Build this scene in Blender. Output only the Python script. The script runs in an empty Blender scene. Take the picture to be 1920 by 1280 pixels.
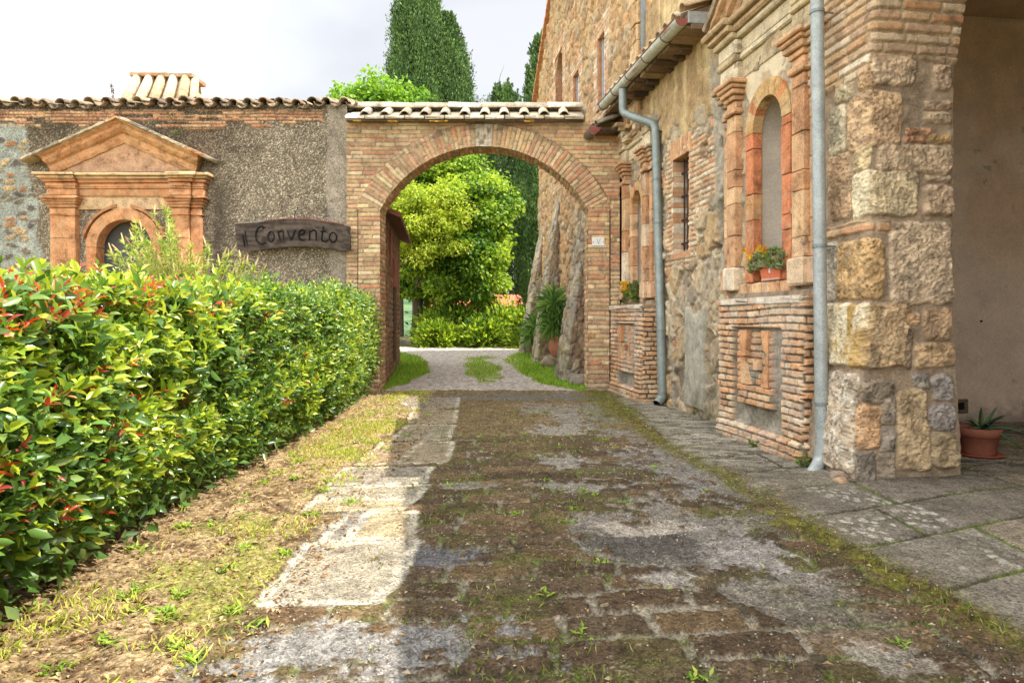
import bpy, math, random
import numpy as np
from mathutils import Vector, Matrix
random.seed(7); RNG = np.random.default_rng(11)
SC = bpy.context.scene; COL = SC.collection
def S(r, g, b):
    f = lambda c: (c/12.92 if c <= .04045 else ((c+.055)/1.055)**2.4)
    return np.array([f(r/255), f(g/255), f(b/255)])
# ------------------------------------------------------------------ numpy noise
def h2(ix, iy, s):
    a = (ix.astype(np.int64)*374761393 + iy.astype(np.int64)*668265263 + s*1442695041) & 0xffffffff
    a = ((a ^ (a >> 13))*1274126177) & 0xffffffff
    a = ((a ^ (a >> 16))*2246822519) & 0xffffffff
    return ((a ^ (a >> 15)) & 0xffffff)/float(0x1000000)
def vn(x, y, s):
    ix = np.floor(x); iy = np.floor(y); fx = x-ix; fy = y-iy
    fx = fx*fx*(3-2*fx); fy = fy*fy*(3-2*fy)
    a = h2(ix, iy, s); b = h2(ix+1, iy, s); c = h2(ix, iy+1, s); d = h2(ix+1, iy+1, s)
    return (a*(1-fx)+b*fx)*(1-fy)+(c*(1-fx)+d*fx)*fy
def fbm(x, y, s, o=4):
    t = 0; a = .5; n = 0
    for k in range(o):
        t = t+a*vn(x*2**k, y*2**k, s+k*17); n += a; a *= .5
    return t/n
def voro(x, y, s, jit=.85):
    ix = np.floor(x); iy = np.floor(y)
    f1 = np.full(x.shape, 9.); f2 = np.full(x.shape, 9.); r1 = np.zeros(x.shape); r2 = np.zeros(x.shape)
    for dx in (-1, 0, 1):
        for dy in (-1, 0, 1):
            cx = ix+dx; cy = iy+dy
            ha = h2(cx, cy, s); hb = h2(cx, cy, s+5)
            d = np.hypot(cx+.5+(ha-.5)*jit-x, cy+.5+(hb-.5)*jit-y)
            n = d < f1
            f2 = np.where(n, f1, np.minimum(f2, d)); r1 = np.where(n, h2(cx, cy, s+9), r1); r2 = np.where(n, h2(cx, cy, s+13), r2)
            f1 = np.where(n, d, f1)
    return f1, f2, r1, r2
def ss(a, b, x):
    t = np.clip((x-a)/(b-a), 0, 1); return t*t*(3-2*t)
def bricks(u, v, ch, L, s, joint=.012, wob=.006):
    vv = v+(vn(u*1.3, v*2, s+1)-.5)*wob*3
    row = np.floor(vv/ch); fv = (vv/ch-row)*ch
    off = h2(row, row*0, s)*L
    x = (u+off)/L; k = np.floor(x)
    j = lambda q: q+(h2(q, row, s+3)-.5)*.62
    k = np.where(x < j(k), k-1, k); k = np.where(x >= j(k+1), k+1, k)
    du = np.minimum(x-j(k), j(k+1)-x)*L; dv = np.minimum(fv, ch-fv)
    w = (vn(u*22, v*22, s+4)-.5)*.012
    m = ss(joint*.45, joint*.85, np.minimum(du, dv)+w)
    return m, h2(k, row, s+6), h2(k, row, s+7)
def pal(r, cols):
    c = np.array(cols); n = len(c); i = np.minimum((r*n).astype(int), n-1)
    return c[i]
def mix(a, b, t):
    t = np.asarray(t)[..., None]; return a*(1-t)+b*t
# ------------------------------------------------------------------ mesh helpers
LOC = {}
def mesh_obj(name, V, faces, col, mat, parent=None, smooth=False):
    """faces: list of integer arrays (m,k)."""
    V = np.asarray(V, float).reshape(-1, 3)
    base = LOC.get(parent.name, np.zeros(3)) if parent else np.zeros(3)
    me = bpy.data.meshes.new(name)
    faces = [np.asarray(f, np.int32) for f in faces if len(f)]
    nl = sum(f.size for f in faces); nf = sum(len(f) for f in faces)
    me.vertices.add(len(V)); me.vertices.foreach_set('co', (V-base).astype(np.float32).ravel())
    me.loops.add(nl); me.polygons.add(nf)
    me.loops.foreach_set('vertex_index', np.concatenate([f.ravel() for f in faces]))
    tot = np.concatenate([np.full(len(f), f.shape[1], np.int32) for f in faces])
    st = np.concatenate([[0], np.cumsum(tot)[:-1]]).astype(np.int32)
    me.polygons.foreach_set('loop_start', st); me.polygons.foreach_set('loop_total', tot)
    me.polygons.foreach_set('use_smooth', np.full(nf, bool(smooth)))
    me.update(calc_edges=True)
    if col is not None:
        a = me.attributes.new('Col', 'FLOAT_COLOR', 'POINT')
        c = np.ones((len(V), 4), np.float32); c[:, :3] = np.broadcast_to(np.asarray(col), (len(V), 3))
        a.data.foreach_set('color', c.ravel())
    me.validate()
    o = bpy.data.objects.new(name, me); COL.objects.link(o); me.materials.append(mat)
    if parent: o.parent = parent; LOC[o.name] = base
    else: LOC[o.name] = np.zeros(3)
    return o
class MB:
    def __init__(s): s.V = []; s.C = []; s.F = {3: [], 4: []}; s.n = 0
    def add(s, V, faces, col):
        V = np.asarray(V, float).reshape(-1, 3); col = np.asarray(col, float)
        s.V.append(V); s.C.append(np.broadcast_to(col, V.shape) if col.ndim == 1 else col)
        for f in faces:
            f = np.asarray(f, np.int64)
            if f.size: s.F.setdefault(f.shape[1], []).append(f+s.n)
        s.n += len(V); return s
    def build(s, name, mat, parent=None, smooth=False):
        return mesh_obj(name, np.concatenate(s.V), [np.concatenate(v) for v in s.F.values() if v], np.concatenate(s.C), mat, parent, smooth)
    def box(s, a, b, col, fr=None, jit=0., bev=.008):
        """box between corners a,b (u,v,w) with chamfered edges, in frame fr"""
        a = np.array(a, float); b = np.array(b, float); lo = np.minimum(a, b); hi = np.maximum(a, b)
        bv = min(bev, .3*(hi-lo).min()); V = []; idx = {}
        for sx in (0, 1):
            for sy in (0, 1):
                for sz in (0, 1):
                    c = np.array([(lo, hi)[sx][0], (lo, hi)[sy][1], (lo, hi)[sz][2]]); i = np.array([bv*(1, -1)[sx], bv*(1, -1)[sy], bv*(1, -1)[sz]])
                    for ax in range(3):
                        p = c+i; p[ax] = c[ax]; idx[(sx, sy, sz, ax)] = len(V); V.append(p)
        V = np.array(V)
        if jit: V += (RNG.random(V.shape)-.5)*jit
        Q = []; T = []
        for ax in range(3):
            o = [k for k in range(3) if k != ax]
            for sd in (0, 1):
                q = []
                for (p, r) in ((0, 0), (1, 0), (1, 1), (0, 1)):
                    t = [0, 0, 0]; t[ax] = sd; t[o[0]] = p; t[o[1]] = r; q.append(idx[(*t, ax)])
                Q.append(q if (sd == 1) == (ax != 1) else q[::-1])
            for p in (0, 1):
                for r in (0, 1):
                    t0 = [0, 0, 0]; t1 = [0, 0, 0]; t1[ax] = 1; t0[o[0]] = t1[o[0]] = p; t0[o[1]] = t1[o[1]] = r
                    q = [idx[(*t0, o[0])], idx[(*t1, o[0])], idx[(*t1, o[1])], idx[(*t0, o[1])]]
                    Q.append(q)
        for sx in (0, 1):
            for sy in (0, 1):
                for sz in (0, 1): T.append([idx[(sx, sy, sz, k)] for k in range(3)])
        return s.add(fr(V) if fr else V, [Q, T], col)
    def tube(s, path, rad, col, n=8, cap=True):
        P = np.asarray(path, float); m = len(P); R = np.broadcast_to(np.asarray(rad, float), (m,))
        T = np.gradient(P, axis=0); T /= np.linalg.norm(T, axis=1)[:, None]+1e-9
        up = np.array([0, 0, 1.]) if abs(T[0][2]) < .9 else np.array([1., 0, 0])
        A = np.cross(T, up); bad = np.linalg.norm(A, axis=1) < 1e-3; A[bad] = np.cross(T[bad], [0.3, 1, .1]); A /= np.linalg.norm(A, axis=1)[:, None]
        for i in range(1, m):
            a = A[i-1]-T[i]*np.dot(A[i-1], T[i]); A[i] = a/(np.linalg.norm(a)+1e-9)
        B = np.cross(T, A); th = np.linspace(0, 2*math.pi, n, endpoint=False)
        V = (P[:, None]+R[:, None, None]*(A[:, None]*np.cos(th)[None, :, None]+B[:, None]*np.sin(th)[None, :, None])).reshape(-1, 3)
        i = np.arange(m-1)[:, None]*n+np.arange(n)[None]; j = np.arange(m-1)[:, None]*n+(np.arange(n)[None]+1) % n
        Q = np.stack([i, j, j+n, i+n], -1).reshape(-1, 4); Tt = []
        if cap:
            V = np.concatenate([V, P[:1], P[-1:]])
            for k in range(n): Tt += [[m*n, (k+1) % n, k], [m*n+1, (m-1)*n+k, (m-1)*n+(k+1) % n]]
        return s.add(V, [Q, np.array(Tt, int).reshape(-1, 3)], col)
    def lathe(s, prof, c, col, n=28):
        P = np.asarray(prof, float); m = len(P); th = np.linspace(0, 2*math.pi, n, endpoint=False)
        V = np.stack([c[0]+P[:, :1]*np.cos(th), c[1]+P[:, :1]*np.sin(th), c[2]+P[:, 1:2]+0*th], -1).reshape(-1, 3)
        i = np.arange(m-1)[:, None]*n+np.arange(n)[None]; j = np.arange(m-1)[:, None]*n+(np.arange(n)[None]+1) % n
        return s.add(V, [np.stack([i, j, j+n, i+n], -1).reshape(-1, 4)], col)
    def prism(s, poly, w0, w1, col, fr):
        """polygon (u,v) extruded from w0 to w1 in frame fr; convex-ish fan caps"""
        P = np.asarray(poly, float); n = len(P)
        V = np.concatenate([np.c_[P, np.full(n, w0)], np.c_[P, np.full(n, w1)], [[*P.mean(0), w0], [*P.mean(0), w1]]])
        k = np.arange(n); l = (k+1) % n
        return s.add(fr(V), [np.stack([k, l, l+n, k+n], -1), np.stack([l, k, k*0+2*n], -1), np.stack([k+n, l+n, k*0+2*n+1], -1)], col)
    def mould(s, path, prof, col, fr, jit=.0):
        """sweep a closed profile (depth w, height v) along u from path u0..u1: path=(u0,v0,u1,v1)"""
        u0, v0, u1, v1 = path; L = math.hypot(u1-u0, v1-v0); m = max(2, int(L/.07)+1); t = np.linspace(0, 1, m); P = np.asarray(prof, float); n = len(P)
        dx, dy = (u1-u0)/L, (v1-v0)/L
        uu = u0+(u1-u0)*t[:, None]-dy*P[None, :, 1]; vv = v0+(v1-v0)*t[:, None]+dx*P[None, :, 1]; ww = np.broadcast_to(P[None, :, 0], uu.shape)
        V = np.stack([uu, vv, ww], -1).reshape(-1, 3)
        if jit: V = V+(RNG.random(V.shape)-.5)*jit
        i = np.arange(m-1)[:, None]*n+np.arange(n)[None]; j = np.arange(m-1)[:, None]*n+(np.arange(n)[None]+1) % n
        V = np.concatenate([V, V[:n].mean(0)[None], V[-n:].mean(0)[None]]); k = np.arange(n); l = (k+1) % n
        return s.add(fr(V), [np.stack([i, j, j+n, i+n], -1).reshape(-1, 4), np.concatenate([np.stack([l, k, k*0+m*n], -1), np.stack([k+(m-1)*n, l+(m-1)*n, k*0+m*n+1], -1)])], col)
def panel(U, Vv, Pf, H, C, mats, parent=None, region=None, names=('wall',), keep=None):
    """relief sheet on grid U x V; Pf(u,v,h)->xyz; regions make separate meshes"""
    nu, nv = len(U), len(Vv); u, v = np.meshgrid(U, Vv, indexing='ij')
    X = Pf(u, v, H).reshape(-1, 3); C = C.reshape(-1, 3)
    idx = np.arange(nu*nv).reshape(nu, nv)
    Q = np.stack([idx[:-1, :-1], idx[1:, :-1], idx[1:, 1:], idx[:-1, 1:]], -1)
    avg = lambda a: (a[:-1, :-1]+a[1:, :-1]+a[1:, 1:]+a[:-1, 1:])/4
    k = np.ones(Q.shape[:2], bool) if keep is None else (avg(keep.astype(float)) > .5)
    r = np.zeros(Q.shape[:2], int) if region is None else region[:-1, :-1]
    out = []
    for i, nm in enumerate(names):
        q = Q[k & (r == i)].reshape(-1, 4)
        if not len(q): out.append(None); continue
        us, inv = np.unique(q, return_inverse=True)
        out.append(mesh_obj(nm, X[us], [inv.reshape(-1, 4)], C[us], mats[i] if isinstance(mats, (list, tuple)) else mats, parent if not isinstance(parent, list) else parent[i], True))
    return out
def frame(O, U, V, W):
    O, U, V, W = [np.array(a, float) for a in (O, U, V, W)]
    return lambda P: O+np.asarray(P)[..., 0:1]*U+np.asarray(P)[..., 1:2]*V+np.asarray(P)[..., 2:3]*W
def fpan(fr): return lambda u, v, h: fr(np.stack([u, v, h], -1))
def thing(name, label, cat, loc=(0, 0, 0), group=None):
    o = bpy.data.objects.new(name, None); COL.objects.link(o); o.location = loc; o.empty_display_size = .2
    LOC[o.name] = np.array(loc, float); o['label'] = label; o['category'] = cat
    if group: o['group'] = group
    return o
def tag(o, label=None, cat=None, group=None, kind=None):
    for k, v in (('label', label), ('category', cat), ('group', group), ('kind', kind)):
        if v: o[k] = v
    return o
# ------------------------------------------------------------------ materials
def mat(name, rough=.9, spec=.25, var=.35, scale=6., fine=60., bump=.35, dist=.01, metal=0., trans=0., coat=0., wear=None, grain=None):
    m = bpy.data.materials.new(name); m.use_nodes = True; nt = m.node_tree; N = nt.nodes; L = nt.links
    b = N['Principled BSDF']; b.inputs['Roughness'].default_value = rough; b.inputs['Specular IOR Level'].default_value = spec; b.inputs['Metallic'].default_value = metal
    at = N.new('ShaderNodeAttribute'); at.attribute_name = 'Col'
    tc = N.new('ShaderNodeNewGeometry'); col = at.outputs['Color']
    if var:
        n1 = N.new('ShaderNodeTexNoise'); n1.inputs['Scale'].default_value = scale; n1.inputs['Detail'].default_value = 5; n1.inputs['Roughness'].default_value = .7
        n2 = N.new('ShaderNodeTexNoise'); n2.inputs['Scale'].default_value = fine; n2.inputs['Detail'].default_value = 4; n2.inputs['Roughness'].default_value = .75
        for n in (n1, n2): L.new(tc.outputs['Position'], n.inputs['Vector'])
        ad = N.new('ShaderNodeMath'); ad.operation = 'ADD'; L.new(n1.outputs['Fac'], ad.inputs[0]); L.new(n2.outputs['Fac'], ad.inputs[1])
        mr = N.new('ShaderNodeMapRange'); mr.inputs['From Min'].default_value = .7; mr.inputs['From Max'].default_value = 1.3; mr.inputs['To Min'].default_value = 1-var; mr.inputs['To Max'].default_value = 1+var
        L.new(ad.outputs[0], mr.inputs['Value'])
        mx = N.new('ShaderNodeVectorMath'); mx.operation = 'SCALE'; L.new(col, mx.inputs[0]); L.new(mr.outputs[0], mx.inputs['Scale']); col = mx.outputs[0]
        if bump:
            bp = N.new('ShaderNodeBump'); bp.inputs['Strength'].default_value = bump; bp.inputs['Distance'].default_value = dist
            L.new(n2.outputs['Fac'], bp.inputs['Height']); L.new(bp.outputs[0], b.inputs['Normal'])
    if grain:
        vg = N.new('ShaderNodeTexVoronoi'); vg.inputs['Scale'].default_value = grain[0]; L.new(tc.outputs['Position'], vg.inputs['Vector'])
        sg = N.new('ShaderNodeSeparateColor'); L.new(vg.outputs['Color'], sg.inputs[0]); mg = N.new('ShaderNodeMapRange'); mg.inputs['To Min'].default_value = 1-grain[1]; mg.inputs['To Max'].default_value = 1+grain[1]; L.new(sg.outputs[0], mg.inputs['Value'])
        xg = N.new('ShaderNodeVectorMath'); xg.operation = 'SCALE'; L.new(col, xg.inputs[0]); L.new(mg.outputs[0], xg.inputs['Scale']); col = xg.outputs[0]
    if wear:
        n3 = N.new('ShaderNodeTexNoise'); n3.inputs['Scale'].default_value = wear[0]; n3.inputs['Detail'].default_value = 7; n3.inputs['Roughness'].default_value = .78; n3.inputs['Distortion'].default_value = .4; L.new(tc.outputs['Position'], n3.inputs['Vector'])
        for lo, hi, amt, cc in ((.52, .66, wear[1], wear[2]), (.47, .34, wear[3], wear[4])):
            r3 = N.new('ShaderNodeMapRange'); r3.inputs['From Min'].default_value = lo; r3.inputs['From Max'].default_value = hi; r3.inputs['To Max'].default_value = amt; L.new(n3.outputs['Fac'], r3.inputs['Value'])
            m3 = N.new('ShaderNodeMix'); m3.data_type = 'RGBA'; L.new(r3.outputs[0], m3.inputs[0]); L.new(col, m3.inputs[6]); m3.inputs[7].default_value = (*S(*cc), 1); col = m3.outputs[2]
    L.new(col, b.inputs['Base Color'])
    if coat: b.inputs['Coat Weight'].default_value = coat; b.inputs['Coat Roughness'].default_value = .15
    if trans:
        tr = N.new('ShaderNodeBsdfTranslucent'); ms = N.new('ShaderNodeMixShader'); ms.inputs[0].default_value = trans
        sc = N.new('ShaderNodeVectorMath'); sc.operation = 'MULTIPLY'; sc.inputs[1].default_value = (1.25, 1.2, .6); L.new(col, sc.inputs[0]); L.new(sc.outputs[0], tr.inputs['Color'])
        L.new(b.outputs[0], ms.inputs[1]); L.new(tr.outputs[0], ms.inputs[2]); L.new(ms.outputs[0], N['Material Output'].inputs['Surface'])
    return m
M_STONE = mat('weathered_stone', .92, .2, .5, 6, 75, .8, .014, wear=(7, .5, (206, 184, 150), .55, (84, 70, 56)))
M_EROD = mat('eroded_terracotta_stone', .93, .2, .55, 5, 65, .9, .016, wear=(4.5, .6, (206, 180, 142), .72, (88, 66, 50)))
M_BRICK = mat('old_brick', .93, .2, .45, 8, 95, .6, .008, wear=(9, .4, (208, 188, 156), .35, (104, 86, 68)))
M_PLASTER = mat('plaster', .95, .15, .2, 2.5, 40, .3, .006)
M_ROUGH = mat('roughcast', .95, .15, .5, 4, 85, .9, .012, grain=(60, .4))
M_TILE = mat('clay_tile', .9, .2, .5, 9, 80, .6, .008, wear=(14, .5, (216, 206, 184), .5, (86, 78, 68)))
M_GROUND = mat('ground_mix', .95, .2, .55, 9, 130, .8, .010, grain=(95, .5))
M_ZINC = mat('galvanised_zinc', .5, .5, .38, 7, 60, .1, .002, .25)
M_RUST = mat('painted_iron', .6, .4, .3, 15, 90, .3, .003)
M_WOOD = mat('weathered_wood', .85, .25, .4, 8, 60, .5, .006)
M_TERRA = mat('terracotta', .8, .3, .22, 9, 60, .2, .004)
M_LEAF = mat('leaf', .30, .6, .12, 30, 200, 0, 0, 0, .38)
M_LEAFM = mat('matt_leaf', .55, .35, .2, 3, 30, 0, 0, 0, .4)
M_CYP = mat('cypress_foliage', .75, .2, .3, 2, 20, 0, 0, 0, .12)
M_GRASS = mat('grass_blade', .65, .3, .2, 3, 40, 0, 0, 0, .35)
M_BARK = mat('bark', .95, .15, .4, 10, 60, .7, .01)
M_DARK = mat('dark_glass', .25, .5, 0)
# ------------------------------------------------------------------ leaves
def unit(a): return a/(np.linalg.norm(a, axis=-1, keepdims=True)+1e-9)
def leaves(mb, pos, d, nrm, L, W, col, hi=False, fold=.22, droop=.12):
    n = len(pos); d = unit(d); s = unit(np.cross(d, nrm)); nn = np.cross(s, d)
    L = np.broadcast_to(L, (n,))[:, None]; W = np.broadcast_to(W, (n,))[:, None]
    if hi:
        T = [(0, 0, 0), (.36, 0, -.02), (.72, 0, -.05), (1, 0, -.16), (.3, .42, 1), (.68, .40, .6), (.3, -.42, 1), (.68, -.40, .6)]
        F3 = [(0, 6, 1), (0, 1, 4), (2, 7, 3), (2, 3, 5)]; F4 = [(1, 6, 7, 2), (4, 1, 2, 5)]
    else:
        T = [(0, 0, 0), (.48, .5, 1), (1, 0, -.1), (.48, -.5, 1)]; F3 = [(0, 3, 2), (0, 2, 1)]; F4 = []
    k = len(T); V = np.zeros((n, k, 3))
    for i, (a, b, c) in enumerate(T):
        z = (fold*W*c if b else L*c*droop/.16)
        V[:, i] = pos+d*L*a+s*W*b+nn*z
    base = (np.arange(n)*k)[:, None, None]
    fs = [(np.array(F3)[None]+base).reshape(-1, 3)]
    if F4: fs.append((np.array(F4)[None]+base).reshape(-1, 4))
    mb.add(V.reshape(-1, 3), fs, np.repeat(col, k, 0)); return mb
def rdir(n): return unit(RNG.normal(size=(n, 3)))
# ------------------------------------------------------------------ camera, light, sky
CAMH = 1.4; HZ = 595.; FX = 1280.
cam = bpy.data.cameras.new('camera'); co = bpy.data.objects.new('camera', cam); COL.objects.link(co); SC.camera = co
co.location = (0, 0, CAMH); co.rotation_euler = (math.pi/2, 0, 0)
cam.sensor_width = 36; cam.lens = 24; cam.shift_y = -(640-HZ)/1920; cam.clip_end = 5000; cam.clip_start = .05
EL = math.radians(59); AZ = math.radians(6)
ts = Vector((math.cos(EL)*math.cos(AZ), -math.cos(EL)*math.sin(AZ), math.sin(EL)))
sl = bpy.data.lights.new('sun', 'SUN'); sl.energy = 3.4; sl.angle = math.radians(.4); sl.color = (1, .95, .86)
so = bpy.data.objects.new('sun', sl); COL.objects.link(so); so.rotation_euler = ts.to_track_quat('Z', 'Y').to_euler()
w = bpy.data.worlds.new('World'); SC.world = w; w.use_nodes = True; nt = w.node_tree; N = nt.nodes; L = nt.links
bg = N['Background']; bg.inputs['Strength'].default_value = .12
sky = N.new('ShaderNodeTexSky'); sky.sky_type = 'NISHITA'; sky.sun_disc = False; sky.sun_elevation = EL; sky.sun_rotation = math.radians(96); sky.dust_density = 2
tc = N.new('ShaderNodeTexCoord'); mp = N.new('ShaderNodeMapping'); mp.inputs['Scale'].default_value = (1.2, 1.2, 2.6); mp.inputs['Location'].default_value = (.35, .2, .1)
n1 = N.new('ShaderNodeTexNoise'); n1.inputs['Scale'].default_value = 1.6; n1.inputs['Detail'].default_value = 6; n1.inputs['Roughness'].default_value = .5
L.new(tc.outputs['Generated'], mp.inputs[0]); L.new(mp.outputs[0], n1.inputs['Vector'])
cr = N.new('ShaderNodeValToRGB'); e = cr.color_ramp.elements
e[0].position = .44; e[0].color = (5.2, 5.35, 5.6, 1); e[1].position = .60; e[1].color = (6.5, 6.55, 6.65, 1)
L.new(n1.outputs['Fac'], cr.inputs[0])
sx = N.new('ShaderNodeVectorMath'); sx.operation = 'DOT_PRODUCT'; sx.inputs[1].default_value = (-.5, -.7, .5); L.new(tc.outputs['Generated'], sx.inputs[0]); el = N.new('ShaderNodeMapRange'); el.inputs['From Min'].default_value = -.35; el.inputs['From Max'].default_value = .6; el.inputs['To Min'].default_value = .46; el.inputs['To Max'].default_value = 1.75; L.new(sx.outputs['Value'], el.inputs['Value'])  # cloud brightness weighted by direction: dimmer ahead, boosted behind the camera as added fill
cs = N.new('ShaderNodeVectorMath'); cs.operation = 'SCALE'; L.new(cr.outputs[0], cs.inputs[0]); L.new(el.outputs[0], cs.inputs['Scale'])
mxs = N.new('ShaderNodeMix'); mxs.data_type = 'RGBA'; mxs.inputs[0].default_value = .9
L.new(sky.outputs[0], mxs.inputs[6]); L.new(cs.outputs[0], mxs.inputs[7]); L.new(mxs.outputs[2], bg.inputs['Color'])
SC.view_settings.view_transform = 'Standard'; SC.view_settings.look = 'None'; SC.view_settings.exposure = 1.42; SC.view_settings.gamma = 1
SC.cycles.max_bounces = 7; SC.cycles.diffuse_bounces = 4; SC.cycles.glossy_bounces = 3; SC.cycles.transmission_bounces = 3; SC.cycles.transparent_max_bounces = 4
try: SC.cycles.use_denoising = True
except Exception: pass

def gp(px, py):
    Y = FX*CAMH/(py-HZ); return ((px-960)/FX*Y, Y)
def at(px, py, Y): return np.array([(px-960)/FX*Y, Y, CAMH-(py-HZ)/FX*Y])
def gz(x, y):
    x = np.asarray(x, float); y = np.asarray(y, float)
    z = np.clip(y-13, 0, 17)*.030
    return z-np.clip(y-36, 0, 200)*.12
# ------------------------------------------------------------------ wide ground sheet and hills
def grid_xy(xs, ys, zf):
    x, y = np.meshgrid(xs, ys, indexing='ij'); z = zf(x, y); n, m = x.shape; i = np.arange(n*m).reshape(n, m)
    return np.stack([x, y, z], -1).reshape(-1, 3), np.stack([i[:-1, :-1], i[1:, :-1], i[1:, 1:], i[:-1, 1:]], -1).reshape(-1, 4)
xs = np.concatenate([[-1500, -900, -500, -250, -120, -60], np.arange(-40, 41, 1.), [60, 120, 250, 500, 900, 1500]])
ys = np.concatenate([[-600, -200, -60, -20], np.arange(-10, 60, 1.), [70, 90, 130, 200, 300, 450, 700, 1100, 1800, 2600]])
V, Q = grid_xy(xs, ys, lambda x, y: gz(x, y)-.06)
n = fbm(V[:, 0]*.4, V[:, 1]*.4, 3)
tag(mesh_obj('ground', V, [Q], mix(S(104, 112, 52), S(132, 118, 80), n), M_GROUND, None, True), kind='structure')
xs = np.linspace(-700, 500, 120); ys = np.linspace(380, 1500, 60)
def hz(x, y):
    t = (y-380)/1120
    return -24+np.sin(np.clip(t*1.15, 0, 1)*math.pi/2)*(38+30*fbm(x*.004, y*.004, 8))+fbm(x*.05, y*.05, 9)*7
V, Q = grid_xy(xs, ys, hz); n = fbm(V[:, 0]*.02, V[:, 1]*.03, 21)
tag(mesh_obj('hills', V, [Q], mix(S(58, 84, 54), S(88, 108, 72), ss(.4, .6, n)), M_GROUND, None, True), kind='structure')

# ------------------------------------------------------------------ lane in front of the gate
def poly_sdf(x, y, P):
    P = np.asarray(P, float); d = np.full(x.shape, 1e9); ins = np.zeros(x.shape, bool)
    for (a, b) in zip(P, np.roll(P, -1, 0)):
        e = b-a; wx = x-a[0]; wy = y-a[1]; t = np.clip((wx*e[0]+wy*e[1])/(e@e), 0, 1)
        d = np.minimum(d, np.hypot(wx-e[0]*t, wy-e[1]*t))
        c = (a[1] <= y) != (b[1] <= y)
        with np.errstate(divide='ignore', invalid='ignore'):
            xi = a[0]+(y-a[1])/(b[1]-a[1]+1e-12)*e[0]
        ins ^= c & (x < xi)
    return np.where(ins, d, -d)
Us = np.concatenate([np.arange(-9, -3.3, .12), np.arange(-3.3, 4.2, .0125), np.arange(4.2, 9.5, .08)])
ly = [-1.0, .5, 1.2, 1.6]; yv = 1.9
while yv < 12.87: ly.append(yv); yv += .0034*yv+.0005
ly.append(12.87); Vs = np.array(ly)
x, y = np.meshgrid(Us, Vs, indexing='ij')
wx = x+(fbm(x*1.5, y*1.5, 31)-.5)*.16; wy = y+(fbm(x*1.5, y*1.5, 32)-.5)*.16
fine = fbm(x*28, y*28, 33, 3); f9 = fbm(x*9, y*9, 34, 3); f2n = fbm(x*2.2, y*2.2, 35, 4); spk = vn(x*75, y*75, 36); spk2 = vn(x*46, y*46, 37)
# brown paving blocks in skewed courses
by = wy-.10*x; m, r1, r2 = bricks(wx*1.0, by, .24, .50, 41, .034, .03)
m = ss(.3, .6, m+(f9-.5)*.35+(fine-.5)*.3)
blk = pal(r1, [S(100, 80, 57), S(88, 71, 52), S(110, 90, 64), S(94, 78, 58), S(82, 67, 48)])*(.62+.75*fine)[..., None]
jn = mix(S(84, 74, 56)*(.6+.6*spk)[..., None], S(146, 136, 116)*(.6+.6*fine)[..., None], ss(.5, .6, fbm(x*2.7, y*2.7, 47, 4))); jn = mix(jn, S(92, 98, 42), ss(.50, .62, f2n+(f9-.5)*.5)*.8)
C = mix(jn, blk, m)*.84
C = mix(C, S(160, 148, 122), ss(.80, .86, spk)*.6*ss(.35, .6, f9))          # light grit
C = mix(C, S(88, 92, 38), ss(.52, .66, fbm(x*3.1, y*3.1, 44))*(1-.7*m)*.8)   # moss in joints
H = m*.016+fine*.020+(r2-.5)*.014*m+f9*.02
# fine worn far stretch: bed of small setts with litter
far = ss(7.0, 8.6, y)
C = mix(C, mix(S(112, 94, 64), S(150, 132, 92), ss(.6, .85, spk2))*(.75+.5*fine)[..., None], far*.55)
# gravel strip and patches on the right
def ell(px, py, rx, ry):
    cx, cy = gp(px, py); ax = rx/FX*cy; ay = ry/FX*cy*cy/CAMH
    return 1.0-np.hypot((wx-cx)/ax, (wy-cy)/ay)+(f9-.5)*1.5+(fine-.5)*.9+(f2n-.5)*.8
grv = S(122, 115, 104)*(.4+.6*spk+.6*fine)[..., None]
t = ss(.0, .25, np.minimum(wx-(.62+.25*np.sin(y*1.1)), 2.2-wx)+(f2n-.5)*2.4+(f9-.5)*1.1+(fine-.5)*.5-.50)*ss(2.6, 3.6, y)*ss(1.75, 1.45, x+.04*(y-6))
C = mix(C, grv, t*.9); H = H*(1-t)+t*(.008+.014*spk)
for (px, py, rx, ry, c, k) in [(1215, 1022, 110, 30, S(92, 86, 78), .9), (1225, 994, 80, 11, S(186, 174, 156), 1), (815, 1052, 95, 24, S(118, 116, 116), 1),
                               (1240, 1092, 50, 20, S(178, 168, 154), 1), (1400, 1040, 80, 52, S(168, 160, 150), .9), (1330, 880, 170, 60, S(150, 144, 136), .8),
                               (1060, 868, 60, 16, S(170, 164, 150), .8), (1080, 918, 110, 12, S(160, 152, 138), .9), (1050, 808, 60, 10, S(176, 168, 156), .8), (1060, 785, 45, 12, S(160, 152, 140), .8),
                               (1690, 1245, 70, 34, S(172, 162, 146), .8), (640, 1235, 300, 70, S(150, 146, 140), 1), (870, 918, 60, 9, S(150, 142, 128), .9),
                               (1000, 747, 300, 7, S(120, 116, 108), .8), (1040, 770, 70, 14, S(156, 150, 140), .6), (1470, 1110, 80, 30, S(140, 130, 112), .6)]:
    t = ss(.0, .35, ell(px, py, rx, ry))*k*.92; C = mix(C, c*.68*(.45+.9*spk*.6+.5*fine)[..., None], t); H = H*(1-t)+t*(.004+.016*spk+.008*fine)
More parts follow.
